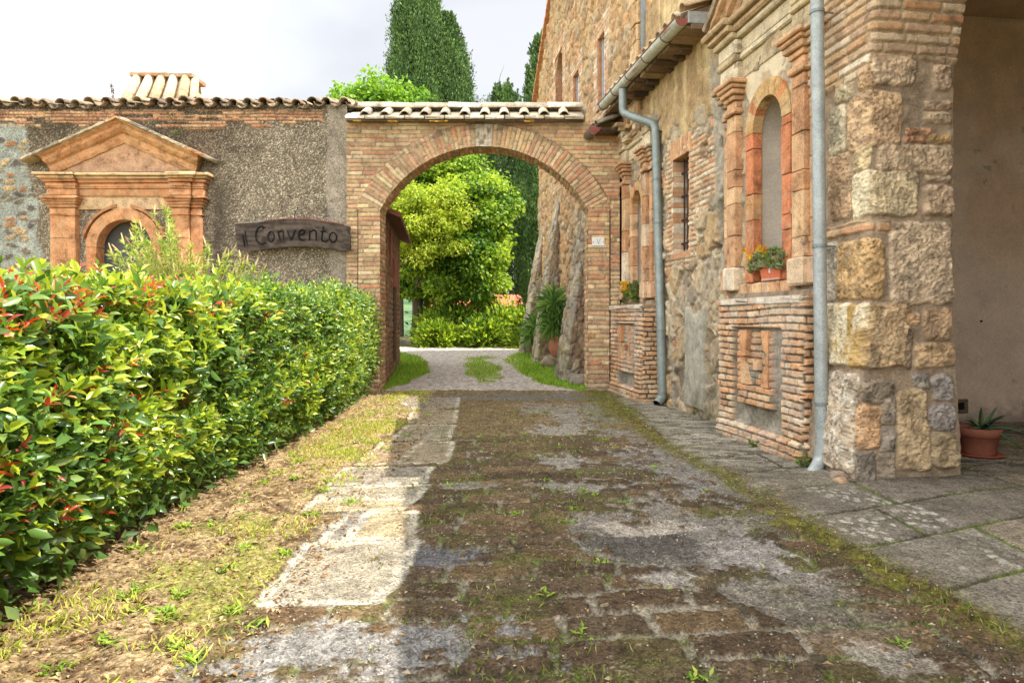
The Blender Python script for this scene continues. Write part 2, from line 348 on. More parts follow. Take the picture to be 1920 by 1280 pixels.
# pale slabs down the left edge
slab = [([(487, 1140), (705, 1140), (748, 1100), (775, 1022), (585, 1030)], S(176, 168, 152)), ([(650, 1018), (765, 1016), (772, 968), (690, 969)], S(186, 170, 140)),
        ([(607, 1022), (645, 1020), (684, 970), (655, 970)], S(150, 146, 140)), ([(572, 966), (745, 962), (770, 944), (600, 944)], S(188, 174, 144)), ([(600, 941), (775, 941), (795, 916), (620, 920)], S(184, 176, 156)),
        ([(622, 914), (790, 911), (806, 882), (655, 882)], S(172, 164, 150)), ([(672, 876), (740, 874), (790, 832), (715, 836)], S(178, 158, 128)), ([(746, 874), (832, 872), (848, 834), (796, 832)], S(176, 162, 136)),
        ([(735, 830), (840, 828), (850, 800), (765, 800)], S(178, 168, 146)), ([(770, 796), (850, 796), (855, 772), (775, 774)], S(174, 160, 134)), ([(778, 770), (856, 768), (860, 748), (740, 748)], S(170, 162, 150))]
for P, c in slab:
    d = poly_sdf(wx*.35+x*.65, wy*.35+y*.65, [gp(*p) for p in P])+(fine-.5)*.03
    t = ss(-.055, -.025, d); st = ss(.012, .03, d)
    C = mix(C, mix(mix(c*.6, S(192, 182, 160), .7*ss(.45, .6, f9)+.15), c*np.array([.56, .54, .50])*(.5+.75*fine+.3*f2n)[..., None], st), t*ss(.10, .26, f9+.25*(spk-.4))); H = H*(1-t)+t*(.022+.006*st+.006*fine)
    C = mix(C, S(120, 110, 92), t*st*ss(.83, .88, spk)*.6)
# ---- soil verge by the hedge
ve = -1.27-.012*y+(f2n-.5)*.28+(f9-.5)*.12
for P, c in slab: ve = np.where(poly_sdf(x, y, [gp(*p) for p in P]) > -.06, np.minimum(ve, x-.1), ve)
vt = ss(.05, -.05, x-ve)
soil = mix(S(112, 88, 60), S(182, 154, 112), ss(.36, .62, f9*.5+fine*.5)); soil = mix(soil, S(140, 140, 60), ss(.5, .68, f2n+(spk2-.5)*.25)*.75*ss(-2.2, -1.8, x)); soil = mix(soil, S(196, 172, 134), ss(.78, .85, spk)*.8)
C = mix(C, soil*np.array([.94, .97, 1.0])*(.46+.45*spk2)[..., None], vt); H = H*(1-vt)+vt*(f9*.05+fine*.02-.01)
# ---- pavement slabs on the right
ce = 1.70+.30*ss(8, 4.6, y)+.22*ss(4.6, 2.6, y)+(f2n-.5)*.06
pt = ss(-.03, .03, x-ce)
sk = wy*.6+y*.4-.42*(x-1.9); m2, q1, q2 = bricks(x*.35+wx*.65, sk, .66, 1.5, 51, .03, .012)
pc = pal(q1, [S(126, 117, 102), S(138, 129, 112), S(116, 107, 93), S(132, 119, 100)])*(.82+.36*fine)[..., None]
pc = mix(pc, S(150, 142, 126), ss(5.6, 6.6, y)*.7)*(.72+.55*f2n)[..., None]; cst = ss(.56, .66, fbm(x*5, y*5, 59, 5)); pc = mix(pc, S(94, 86, 70), cst*.5)
strk = fbm(x*3.5-y*1.2, y*16+x*5, 55, 4); pc = mix(pc, S(78, 74, 60), ss(5.4, 6.4, y)*ss(.53, .62, strk)*.8)
lf1, lf2, lr, lr2 = voro(x*19, y*12, 57, .9); lic = ss(.42, .34, lf1+(lr-.5)*.3)*(lr2 > .35)*ss(.55, .42, np.abs(x-ce-.55+.1*(y-4)))*ss(5.8, 5.2, y)
pc = mix(pc, S(182, 176, 160), lic*.7*ss(.42, .6, fbm(x*2.3, y*2.3, 58, 3)))
pc = mix(mix(S(70, 66, 48), S(88, 98, 40), ss(.45, .6, f2n)), pc, m2); pc = mix(pc, S(150, 138, 96), ss(4.2, 4.6, x)*ss(.55, .65, f2n)*.4)
C = mix(C, pc, pt); H = H*(1-pt)+pt*(.028+.012*m2+.006*fine-ss(5.4, 6.4, y)*ss(.5, .62, strk)*.012)
me_ = np.exp(-((x-ce+.07+(f2n-.5)*.25)/.13)**2)*ss(.2, .45, f9+.12)*ss(2.4, 3.4, y)
wide = np.exp(-((x-1.55)/.30)**2)*ss(8.2, 10, y)
mo = np.clip(me_+wide*ss(.35, .55, f9+.1), 0, 1)
C = mix(C, mix(S(104, 100, 36), S(78, 62, 36), ss(.4, .7, fine))*(.75+.5*spk2)[..., None], mo*.85); H = H+mo*.012*f9
reg = np.where(x < ve, 1, np.where(x > ce, 2, 0))
o = panel(Us, Vs, lambda u, v, h: np.stack([u, v, h], -1), H, C, M_GROUND, None, reg, ('road', 'verge', 'pavement'))
for q in o: tag(q, kind='structure')
def ground_h(px_, py_):
    i = np.clip(np.searchsorted(Us, px_), 0, len(Us)-1); j = np.clip(np.searchsorted(Vs, py_), 0, len(Vs)-1); return H[i, j]
LANE_H, LANE_V, LANE_PT = H, vt, pt
# ---- gravel drive and turf beyond the gate
Ug = np.arange(-5.0, 3.2, .03); gy = [12.86]; yv = 12.87
while yv < 24.5: gy.append(yv); yv += .0030*yv
Vg = np.array(gy); x, y = np.meshgrid(Ug, Vg, indexing='ij')
f9 = fbm(x*6, y*6, 61, 3); f2n = fbm(x*1.6, y*1.6, 62, 4); spk = vn(x*30, y*22, 63)
GL = lambda y: np.interp(y, [12.8, 14, 16, 18.5, 20.5, 22, 24], [-2.5, -2.1, -1.95, -2.25, -2.9, -3.6, -4.2])
GR = lambda y: np.interp(y, [12.8, 14, 15.5, 17, 19, 20.5, 22, 24], [1.25, .65, .30, .10, -.15, -.20, .25, .6])
tl = ss(.06, -.06, x-GL(y)-(f2n-.5)*.35); tr_ = ss(-.06, .06, x-GR(y)-(f2n-.5)*.35)
isl = ss(.1, .35, 1-np.hypot((x+.72+.09*(y-17.2))/.62, (y-17.6)/3.2)+(f2n-.5)*1.3)
gm = np.clip(tl+tr_+isl, 0, 1)
C = mix(S(168, 158, 146)*(.5+.9*spk)[..., None], mix(S(116, 136, 50), S(140, 134, 76), f9), gm)
C = mix(C, S(120, 112, 104)*(.7+.6*spk)[..., None], ss(13.05, 12.95, y)*.6)
H2 = spk*.018+gm*.02*f9
reg = (gm > .5).astype(int)
o = panel(Ug, Vg, lambda u, v, h: np.stack([u, v, gz(u, v)+h], -1), H2, C, M_GROUND, None, reg, ('gravel_drive', 'turf'))
for q in o: tag(q, kind='structure')
GM = (Ug, Vg, gm)
# ------------------------------------------------------------------ shared pieces
def tile(mb, p0, p1, r0, r1, up, col, convex=True, th=.02, n=8):
    p0 = np.array(p0, float); p1 = np.array(p1, float); ax = p1-p0; ax /= np.linalg.norm(ax); up = np.array(up, float); up = up-ax*(up@ax); up /= np.linalg.norm(up); sd = np.cross(ax, up)
    a = np.linspace(-1.48, 1.48, n+1); sg = 1 if convex else -1; V = []
    for (p, r) in ((p0, r0), ((p0+p1)/2, (r0+r1)/2), (p1, r1)):
        for rr in (r, r-th):
            V += [p+sd*rr*math.sin(t)+up*sg*(rr*math.cos(t)-(0 if convex else r*.3)) for t in a]
    V = np.array(V)+(RNG.random((6*(n+1), 3))-.5)*.006; k = n+1; Q = []
    for s_ in (0, 1):
        for i in range(n):
            o = s_*2*k; Q += [[o+i, o+i+1, o+2*k+i+1, o+2*k+i], [o+k+i+1, o+k+i, o+3*k+i, o+3*k+i+1]]
    for i in range(n): Q += [[i+1, i, k+i, k+i+1], [4*k+i, 4*k+i+1, 5*k+i+1, 5*k+i]]
    for o in (0, 2*k): Q += [[o, o+2*k, o+3*k, o+k], [o+n, o+k+n, o+3*k+n, o+2*k+n]]
    mb.add(V, [Q], col)
TC = [S(176, 150, 118), S(158, 134, 108), S(186, 166, 136), S(146, 124, 104), S(166, 132, 98)]
def tcol(cols=TC, k=1.): return random.choice(cols)*random.uniform(.8, 1.15)*k
def skew(f): return f
# ------------------------------------------------------------------ brick gateway
GY = 12.8; CX, HW, R0, R1, ZC = -.525, 1.94, 2.18, 2.62, 2.41; ZS = ZC+math.sqrt(R0*R0-HW*HW)
GB = [S(186, 146, 108), S(200, 166, 122), S(178, 138, 104), S(194, 160, 110), S(184, 128, 92), S(208, 182, 142), S(174, 146, 106), S(198, 152, 116), S(166, 132, 100), S(198, 176, 130), S(190, 158, 120)]
MORT = S(150, 134, 110)
gate = thing('brick_gateway', 'brick gateway with wide round arch and tiled coping spanning the lane', 'gateway', (CX, GY, 0))
Ug = np.arange(-3.10, 2.02, .0115); Vg = np.arange(-.03, 5.06, .0115); u, v = np.meshgrid(Ug, Vg, indexing='ij')
dx = u-CX; dz = v-ZC; r = np.hypot(dx, dz); ang = np.arctan2(dx, dz); a0 = math.atan2(HW, ZS-ZC)
ring = (r < R1+.012*(vn(ang*30, r*0, 5)-.5)) & (np.abs(ang) < a0+.0) & (r > R0-.05)
strip = (np.abs(dx) < HW+.42) & ~ring & (v < ZS+.25*(np.abs(dx)-HW)/.42+.01) & (np.abs(dx) > HW-.05)
fine = fbm(u*40, v*40, 71, 3); f2n = fbm(u*1.1, v*1.1, 72, 4)
m1, a1, b1 = bricks(u, v, .078, .40, 73, .014, .006)
m2, a2, b2 = bricks(u+.13, v, .084, .36, 74, .014, .006)
m3, a3, b3 = bricks(r, ang*2.4, .083, .46, 75, .014, .004)
m = np.where(ring, m3, np.where(strip, m2, m1)); a = np.where(ring, a3, np.where(strip, a2, a1)); b = np.where(ring, b3, np.where(strip, b2, b1))
key = ring & (np.abs(dx-.0) < .16); 
C = mix(MORT*(.8+.4*fine)[..., None], pal(a, GB)*(.72+.5*b*.6+.25*fine)[..., None], m)
C = np.where(key[..., None], mix(S(190, 178, 154), S(128, 116, 98), ss(.4, .6, fbm(u*14, v*9, 70, 3))), C)
C = mix(C, S(104, 88, 70), ss(.5, .72, f2n)*.35)
C = mix(C, S(92, 84, 70), (ring & (r > R1-.12))*ss(.5, .62, fbm(u*5, v*5, 77, 4))*ss(.6, -.2, np.abs(dx)-1.3)*.6)
C = mix(C, S(120, 106, 90), ss(.5, .0, v)*.5*ss(.3, .6, f2n+.1))
seam = np.minimum(np.abs(r-R1)*ring+9*(~ring), np.where(v < ZS, np.abs(np.abs(dx)-HW-.42), 9))
C = mix(C, S(70, 56, 44), ss(.018, .006, seam)*.8)
Hh = m*.014+fine*.006+(a-.5)*.008*m+np.where(ring, .03, np.where(strip, .025, 0))-ss(.018, .004, seam)*.02
keep = ~((np.abs(dx) < HW) & (v < ZC+np.sqrt(np.maximum(R0*R0-dx*dx, 0))))
fg = frame((0, GY, 0), (1, 0, 0), (0, 0, 1), (0, -1, 0))
reg = np.where(ring, 1, np.where(strip & (dx < 0), 2, np.where(strip, 3, 0)))
panel(Ug, Vg, fpan(fg), Hh, C, M_BRICK, gate, reg, ('wall', 'arch_ring', 'pier', 'pier'), keep)
# soffit and reveals
arc = np.linspace(-a0, a0, 330); sl_ = np.concatenate([np.arange(-.03, ZS, .0125), [ZS]]); path = [(CX-HW, z, 1, 0) for z in sl_[:-1]]
path += [(CX+R0*math.sin(t), ZC+R0*math.cos(t), -math.sin(t), -math.cos(t)) for t in arc]
path += [(CX+HW, z, -1, 0) for z in sl_[::-1][1:]]; path = np.array(path)
sd = np.concatenate([[0], np.cumsum(np.hypot(np.diff(path[:, 0]), np.diff(path[:, 1])))])
Dv = np.arange(-.035, .515, .0125); ii, dd = np.meshgrid(np.arange(len(path)), Dv, indexing='ij'); s_ = sd[ii]
m, a, b = bricks(dd, s_, .085, .27, 78, .014, .004); fine = fbm(dd*40, s_*40, 79, 3)
C = mix(MORT*(.8+.4*fine)[..., None], pal(a, GB)*(.75+.4*b+.2*fine)[..., None], m); Hh = m*.012+fine*.005+(a-.5)*.012*m-.012
pf = lambda U_, D_, h: np.stack([path[ii, 0]+path[ii, 2]*h, GY+D_, path[ii, 1]+path[ii, 3]*h], -1)
panel(np.arange(len(path)), Dv, pf, Hh, C, M_BRICK, gate, None, ('soffit',))
b_ = MB()   # back face + ends
for x0, x1, z0, z1 in ((-3.1, CX-HW-.0, 0, 3.42), (CX+HW, 2.0, 0, 3.42)): b_.box((x0, GY+.47, z0-.05), (x1, GY+.5, z1), GB[2])
for k in range(40):
    t0, t1 = [CX-HW+2*HW*q/40 for q in (k, k+1)]; zz = ZC+math.sqrt(R0*R0-((t0+t1)/2-CX)**2); b_.box((t0, GY+.47, zz), (t1, GY+.5, 5.05), GB[2])
b_.box((-3.1, GY+.47, 3.42), (CX-HW, GY+.5, 5.05), GB[2]); b_.box((CX+HW, GY+.47, 3.42), (2.0, GY+.5, 5.05), GB[2])
b_.box((-3.09, GY+.03, 4.98), (2.0, GY+.5, 5.04), MORT)
b_.build('back_face', M_BRICK, gate)
t_ = MB(); x0, x1 = -3.08, 1.33; GT = [S(226, 214, 190), S(212, 198, 170), S(232, 222, 202), S(216, 200, 172), S(204, 190, 166)]
ze, ye, zr, yr = 5.06, GY-.22, 5.30, GY+.25
nb = 12; sp = (x1-x0)/nb
for k in range(nb+1):     # flat channel tiles then covers
    xc = x0+sp*(k+.0)
    if k < nb: t_.prism([(ye-.03, ze+.0), (yr, zr-.0), (yr, zr+.04), (ye-.03, ze+.045)], xc+.006, xc+sp-.006, tcol(GT), frame((0, 0, 0), (0, 1, 0), (0, 0, 1), (1, 0, 0)))
    if k < nb: t_.box((xc+.01, ye-.034, ze-.004+random.uniform(-.006, .006)), (xc+sp-.01, ye+.02, ze+.055), tcol(GT, 1.05), None, .008)
    if 0 < k < nb: tile(t_, (xc, ye-.015+random.uniform(-.02, .02), ze+.035), (xc+random.uniform(-.02, .02), yr-.02, zr+.04), .105, .085, (0, 0, 1), tcol(GT), True, .02)
    tile(t_, (xc, yr+.47, ze+.04), (xc, yr+.02, zr+.04), .105, .085, (0, 0, 1), tcol(GT), True, .02)
for k in range(nb): tile(t_, (x0+sp*(k+.5), yr+.45, ze+.03), (x0+sp*(k+.5), yr, zr), .19, .17, (0, 0, 1), tcol(GT, .95), False, .022)
t_.box((x0, ye+.05, ze-.02), (x1, GY+.55, ze+.02), S(150, 132, 108)); t_.prism([(GY-.12, ze+.01), (GY+.6, ze+.01), (yr, zr+.06)], x0+.02, x1-.02, S(128, 116, 100), frame((0, 0, 0), (0, 1, 0), (0, 0, 1), (1, 0, 0)))
for k in range(7):
    a_, b2_ = x0+(x1-x0)*k/7-.02, x0+(x1-x0)*(k+1)/7+.02; tile(t_, (a_, yr, zr+.055+.008*(k % 2)), (b2_, yr, zr+.055+.02*random.random()), .15, .135, (0, 0, 1), tcol(GT, .98), True, .024)
for k in (1, 4, 7, 12):   # lichen patches growing on the eave tiles
    pass
t_.build('tile_coping', M_TILE, gate, True)
lp = MB()
for px in (668, 735, 812, 829, 990):
    c = at(px, 227, ye-.03); 
    for _ in range(14): lp.box(c+[random.uniform(-.08, .08), -.004, random.uniform(-.02, .012)], c+[random.uniform(-.08, .08)+.03, .01, random.uniform(-.01, .014)], S(214, 158, 40))
    lp.build('lichen_patch', M_TILE, gate); lp = MB()
pass
# number plate on the right pier
npl = thing('house_number_plate', 'small white house number plate screwed to the right brick pier of the gateway', 'house number', at(1122, 453, GY-.06))
c = at(1122, 453, GY-.045); b_ = MB(); fp = frame(c, (1, 0, 0), (0, 0, 1), (0, -1, 0)); b_.box((-.115, -.082, -.012), (.115, .082, .012), S(214, 212, 204), fp, 0, .006); b_.build('plate', M_DARK, npl)
b_ = MB()
for q in ([(-.03, .055), (-.002, -.045)], [(-.002, -.045), (.035, .06)]): b_.tube(fp([(*p, .0125) for p in q]), .0055, S(150, 156, 140), 6)
b_.build('number_mark', M_DARK, npl)
for sx in (-.092, .092):
    b_ = MB(); b_.lathe([(0, .006), (.008, .005), (.009, 0)], (0, 0, 0), S(60, 58, 52), 10); bb = b_.V[0]; b_.V[0] = fp(np.c_[bb[:, 0]+sx, bb[:, 1]-.01, bb[:, 2]+.012]); b_.build('screw', M_RUST, npl)
# ------------------------------------------------------------------ low roadside building on the left
road_b = thing('roadside_building', 'low building with dark roughcast wall and scalloped clay roof edge left of gateway', 'building', (-7.5, 12.85, 0))
Ux = np.arange(-12.6, -3.09, .017); Vz = np.arange(.9, 5.40, .016); u, v = np.meshgrid(Ux, Vz, indexing='ij')
fine = fbm(u*32, v*32, 81, 3); peb = voro(u*58, v*58, 82, .95); f2n = fbm(u*.8, v*.8, 83, 4); st = fbm(u*4, v*.35, 84, 4)
pc = pal(peb[2], [S(172, 158, 132), S(196, 180, 150), S(150, 138, 116), S(226, 212, 182), S(160, 142, 118), S(122, 112, 98)])
C = mix(S(108, 97, 81), pc*.84, ss(.50, .30, peb[0])); Hh = ss(.55, .2, peb[0])*.010
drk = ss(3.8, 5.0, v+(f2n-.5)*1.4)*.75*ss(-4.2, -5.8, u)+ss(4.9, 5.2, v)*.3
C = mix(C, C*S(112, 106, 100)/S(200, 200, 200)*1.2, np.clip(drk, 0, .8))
stain = np.exp(-((u+5.45+(st-.5)*.5)/.22)**2)*ss(4.4, 3.6, v)+.55*np.exp(-((u+5.9+(st-.5)*.6)/.3)**2)*ss(4.9, 4.4, v); C = mix(C, S(74, 64, 54), np.clip(stain, 0, 1)*.8)
# smooth cement strip beside the gateway
cs = ss(-.02, .02, u+3.42+(f2n-.5)*.22-.35*ss(2.4, 1.7, v))*ss(-5, -4, u); cem = S(146, 134, 116)*(.85+.3*fbm(u*6, v*6, 85, 3))[..., None]; C = mix(C, cem, cs); Hh = Hh*(1-cs)+cs*.012
# rubble patch with blue grey mortar at far left
rp = ss(-.03, .03, -8.95-u+(fbm(u*1.2, v*1.2, 86, 4)-.5)*.75-.25*ss(2.9, 2.2, v)*0)*ss(5.08, 4.98, v+(f2n-.5)*.1)
v1 = voro(u*4.2+fine*.35, v*8.4+fine*.5, 87, .9); sm = ss(.16, .30, v1[1]-v1[0]+(fine-.5)*.2)*(v1[2] > .52)
rc = mix(S(146, 148, 136)*(.85+.3*fine)[..., None], pal(v1[3], [S(166, 140, 104), S(178, 150, 110), S(122, 108, 90), S(160, 116, 78), S(98, 90, 82)])*(.75+.5*fine)[..., None], sm)
C = mix(C, rc, rp); Hh = Hh*(1-rp)+rp*(.012+.02*sm+.012*fine)
# brick courses under the eave
mb_, a, b = bricks(u, v, .062, .36, 88, .012, .008)
bz = ss(4.98, 5.03, v+(fbm(u*2.3, v*3, 89)-.5)*.28)*ss(5.32, 5.27, v)*(1-ss(-3.6, -3.5, u)); bz = bz*(h2(np.floor(u/.36+np.floor(v/.062)*.37), np.floor(v/.062), 91) > .22*ss(5.1, 5.05, v)+.1)
C = mix(C, mix(S(116, 104, 88), pal(a, [S(190, 146, 108), S(180, 130, 96), S(200, 162, 122), S(168, 124, 92)])*(.75+.4*fine)[..., None], mb_), bz); Hh = Hh*(1-bz)+bz*(.004+.026*mb_)
fl = frame((0, 12.84, 0), (1, 0, 0), (0, 0, 1), (0, -1, 0)); PX = -7.27
keep = ~((np.abs(u-PX) < .62) & (v < 2.72)) & ~(np.hypot(u-PX, v-2.72) < .62)
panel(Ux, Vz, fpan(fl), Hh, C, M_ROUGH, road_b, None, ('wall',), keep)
b_ = MB(); b_.box((-12.6, 12.86, -.1), (PX-.75, 13.3, .92), S(130, 116, 94)); b_.box((PX+.75, 12.86, -.1), (-3.1, 13.3, .92), S(130, 116, 94)); b_.box((-12.6, 13.26, .9), (-3.12, 17.5, 5.2), S(130, 118, 98)); b_.box((-12.6, 12.9, 5.2), (-3.12, 17.6, 5.36), S(110, 96, 80))
b_.build('rear_wall', M_ROUGH, road_b)
t_ = MB(); RT = [S(150, 130, 106), S(128, 112, 94), S(166, 146, 118), S(118, 102, 86), S(140, 112, 86)]
xs_ = np.arange(-12.5, -3.1, .292); sl = math.tan(math.radians(15))
for x_ in xs_:
    dz_ = random.uniform(-.022, .03)+.03*math.sin(x_*1.7)*.5; sl_x = random.uniform(-.05, .05)
    for k in range(3):
        y0 = 12.70+k*.46+random.uniform(-.05, .03); z0 = 5.37+dz_+(y0-12.7)*sl+.012*k*0
        tile(t_, (x_+random.uniform(-.03, .03), y0, z0+.02), (x_+sl_x*.5, y0+.55, z0+.55*sl+.0), .098, .08, (0, 0, 1), tcol(RT), True, .018)
        tile(t_, (x_+.146, y0+.03, z0+.02), (x_+.146, y0+.58, z0+.58*sl-.01), .10, .09, (0, 0, 1), tcol(RT, .9), False, .018)
t_.build('tile_roof', M_TILE, road_b, True)
b_ = MB(); b_.box((-12.6, 13.9, 5.3), (-3.12, 17.6, 5.6), S(120, 96, 74)); b_.prism([(12.95, 5.36), (17.6, 5.36), (15.4, 6.0)], -12.6, -3.15, S(150, 112, 84), frame((0, 0, 0), (0, 1, 0), (0, 0, 1), (1, 0, 0))); b_.build('roof_slope', M_TILE, road_b)
# chimney with tile skirt
ch = MB(); Yc = 14.4; L0, R_ = at(236, 190, Yc)[0], at(368, 190, Yc)[0]; T0, T1 = at(252, 140, Yc)[0], at(360, 140, Yc)[0]; zb, zt = 5.6, at(300, 142, Yc)[2]
fr4 = frame((0, 0, 0), (1, 0, 0), (0, 1, 0), (0, 0, 1))
V = np.array([[L0+.1, Yc-.35, zb], [R_-.1, Yc-.35, zb], [R_-.1, Yc+.7, zb], [L0+.1, Yc+.7, zb], [T0+.06, Yc, zt], [T1-.06, Yc, zt], [T1-.06, Yc+.5, zt], [T0+.06, Yc+.5, zt]])
ch.add(V, [[[0, 1, 5, 4], [1, 2, 6, 5], [2, 3, 7, 6], [3, 0, 4, 7], [4, 5, 6, 7]]], S(186, 164, 132))
CT = [S(190, 160, 124), S(174, 132, 96), S(196, 172, 140), S(178, 146, 108)]
for k in range(5):
    xb = L0+.14+(R_-L0-.28)*k/4; xt = T0+.1+(T1-T0-.2)*k/4; tile(ch, (xb, Yc-.42, zb+.02), (xt, Yc-.03, zt-.06), .125, .10, (0, -1, .5), tcol(CT), True, .02)
tile(ch, (R_-.02, Yc-.2, zb), (T1+.02, Yc+.05, zt-.06), .12, .1, (1, -.3, .4), tcol(CT, .85), True, .02)
chim = ch.build('chimney', M_TILE, road_b, True)
b_ = MB(); ck = [(T0-.04, T0+(T1-T0)*.62, 0), (T0+(T1-T0)*.5, T1+.06, -.015)]
for p, q, d in ck: b_.box((p, Yc-.12, zt-.05+d), (q, Yc+.55, zt+.03+d), tcol(CT), None, .012)
b_.build('cap_slab', M_TILE, chim)
# ---- stone portal set in that wall
port = MB(); OR = S(198, 144, 100); OR2 = S(188, 130, 88); CR = S(200, 168, 128); fpt = fl
pd = lambda c: c*random.uniform(.88, 1.1)
port = MB()
for k in range(12):      # arch ring stones
    a0_, a1_ = [-math.pi/2+math.pi*q/12 for q in (k, k+1)]; P = []
    for t in np.linspace(a0_, a1_, 4): P.append((PX+.515*math.sin(t), 2.72+.515*math.cos(t)))
    for t in np.linspace(a1_, a0_, 4): P.append((PX+.72*math.sin(t), 2.72+.72*math.cos(t)))
    port.prism(P, -.2, .05+random.uniform(0, .006), pd(OR), fpt)
for sx in (-1, 1):
    for z0, z1 in ((.1, .9), (.9, 1.7), (1.7, 2.35), (2.35, 2.718)): port.box((PX+sx*.515, z0, -.2), (PX+sx*.72, z1-.004, .05), pd(OR2), fpt, .012, .012)
    P = []
th = np.linspace(-1.35, 1.35, 24)
for t0_, t1_ in zip(th[:-1], th[1:]):
    if abs((t0_+t1_)/2) < .13: continue
    port.prism([(PX+.75*math.sin(t0_), 2.72+.75*math.cos(t0_)), (PX+.75*math.sin(t1_), 2.72+.75*math.cos(t1_)), (PX+.80*math.sin(t1_), 2.72+.80*math.cos(t1_)), (PX+.80*math.sin(t0_), 2.72+.80*math.cos(t0_))], 0, .085, pd(S(176, 124, 86)), fpt)
po = port.build('portal', M_EROD, road_b)
b_ = MB(); b_.box((PX-.9, 3.42, 0), (PX+.9, 3.74, .05), CR, fpt)
b_.build('frieze_panel', M_EROD, po)
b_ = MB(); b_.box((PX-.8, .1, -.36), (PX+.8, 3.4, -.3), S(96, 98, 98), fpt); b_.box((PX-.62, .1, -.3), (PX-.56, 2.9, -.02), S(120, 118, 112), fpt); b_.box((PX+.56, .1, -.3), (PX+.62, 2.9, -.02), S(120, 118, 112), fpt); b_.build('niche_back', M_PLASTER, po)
for sx, x0_, x1_, xo in ((-1, -1.33, -.86, None), (1, .93, 1.26, 1.46)):
    b_ = MB(); z = .1
    for h in (.9, .7, .62, .55, .62): b_.box((PX+x0_, z, -.05), (PX+x1_, min(z+h, 3.44)-.003, .14), pd(OR), fpt, .012, .012); z += h
    if xo:
        z = .1
        for h in (1.1, 1.2, 1.05): b_.box((PX+x1_+.003, z, -.05), (PX+xo, min(z+h, 3.44)-.003, .09), pd(OR2), fpt, .012, .012); z += h
    pl = b_.build('pilaster', M_EROD, po)
    b_ = MB(); xr = xo or x1_
    for z0, z1, e_ in ((3.30, 3.33, .03), (3.445, 3.50, .03), (3.50, 3.55, .06), (3.55, 3.60, .09), (3.60, 3.645, .13)):
        b_.box((PX+x0_-e_, z0, -.02), (PX+x1_+e_*.8, z1, .145+e_), pd(OR), fpt, .016, .014)
        if xo: b_.box((PX+x1_+e_*.8+.002, z0, -.02), (PX+xo+e_, z1, .095+e_), pd(OR2), fpt, .016, .014)
    b_.build('capital', M_EROD, pl)
b_ = MB()
for x0_, x1_, pr in ((-1.38, -.82, .17), (-.82, .90, .09), (.90, 1.30, .17), (1.30, 1.52, .12)):
    for z0, z1, e_, c in ((3.665, 3.80, 0, OR), (3.80, 3.825, .02, OR), (3.825, 3.91, .01, OR), (3.91, 3.97, .06, OR2), (3.97, 4.02, .11, CR), (4.02, 4.075, .16, S(206, 176, 130))):
        ee = e_ if pr > .1 else 0
        b_.box((PX+x0_-ee*(x0_ < -1), z0, -.02), (PX+x1_+ee*(x1_ > 1), z1-.002, pr+e_), pd(c), fpt, .016, .014)
b_.box((PX-1.42, 4.07, -.02), (PX+1.46, 4.10, .20), S(112, 104, 90), fpt, .02)
b_.build('entablature', M_EROD, po)
b_ = MB(); b_.prism([(PX-1.42, 4.10), (PX+1.42, 4.10), (PX+.03, 4.80)], -.02, .035, S(188, 146, 112), fpt)
ap = (PX+.02, 5.06); lf = (PX-1.78, 4.27); rt = (PX+1.76, 4.27)
pr1 = [(-.02, -.36), (.06, -.36), (.09, -.30), (.09, -.20), (.15, -.17), (.20, -.12), (.20, -.06), (.26, -.02), (.26, .03), (-.02, .03)]
nsk = lambda a_, b2_, t0_, t1_: (a_[0]+(b2_[0]-a_[0])*t0_, a_[1]+(b2_[1]-a_[1])*t0_, a_[0]+(b2_[0]-a_[0])*t1_, a_[1]+(b2_[1]-a_[1])*t1_)
b_.mould(nsk(lf, ap, .17, 1.0), pr1, OR, fpt, .016); b_.mould(nsk(ap, rt, 0, .84), pr1, S(196, 148, 102), fpt, .016)
for a_, b2_ in ((lf, ap), (ap, rt)):
    k = 0.
    while k < 1:
        k2 = min(1, k+random.uniform(.12, .2)); b_.mould(nsk(a_, b2_, k+.004, k2-.004), [(-.02, .0), (.27, -.01), (.32, .01), (.32, .05), (-.02, .07)], random.choice([S(178, 160, 132), S(150, 138, 116), S(190, 140, 100), S(140, 128, 110)]), fpt, .014); k = k2
b_.build('pediment', M_EROD, po)
# ---- wooden sign
sg = thing('wooden_sign', 'dark arched wooden board sign with carved lettering hanging on the roughcast wall', 'sign', at(553, 445, 12.68))
YS = 12.66; zf = FX/YS
sp_ = lambda zx, zy: ((430+zx/7.68-960)/zf, CAMH-(380+zy/7.68-HZ)/zf)
top = [sp_(*p) for p in [(85, 312), (240, 300), (420, 290), (600, 262), (780, 246), (950, 242), (1120, 246), (1300, 270), (1500, 298), (1650, 325), (1740, 352)]]
bot = [sp_(*p) for p in [(130, 690), (280, 690), (430, 688), (600, 668), (780, 642), (950, 632), (1120, 632), (1300, 646), (1500, 672), (1640, 690), (1745, 692)]]
fs = frame((0, YS, 0), (1, 0, 0), (0, 0, 1), (0, -1, 0)); n_ = 60
tx = np.linspace(0, 1, n_); ti = np.linspace(0, 1, 11)
TP = np.c_[np.interp(tx, ti, [p[0] for p in top]), np.interp(tx, ti, [p[1] for p in top])]; BP = np.c_[np.interp(tx, ti, [p[0] for p in bot]), np.interp(tx, ti, [p[1] for p in bot])]
b_ = MB(); kz = 12; tt = np.linspace(0, 1, kz+1)
G = TP[:, None]*(1-tt)[None, :, None]+BP[:, None]*tt[None, :, None]; G = G+(RNG.random(G.shape)-.5)*.004*(tx > .9)[:, None, None]*4
gr = (fbm(G[..., 0]*2.5, G[..., 1]*55, 95, 3)-.5); Vf = np.concatenate([G, (.035+gr*.012)[..., None]], -1).reshape(-1, 3); Vb = np.concatenate([G, np.full(G.shape[:2]+(1,), -.03)], -1).reshape(-1, 3)
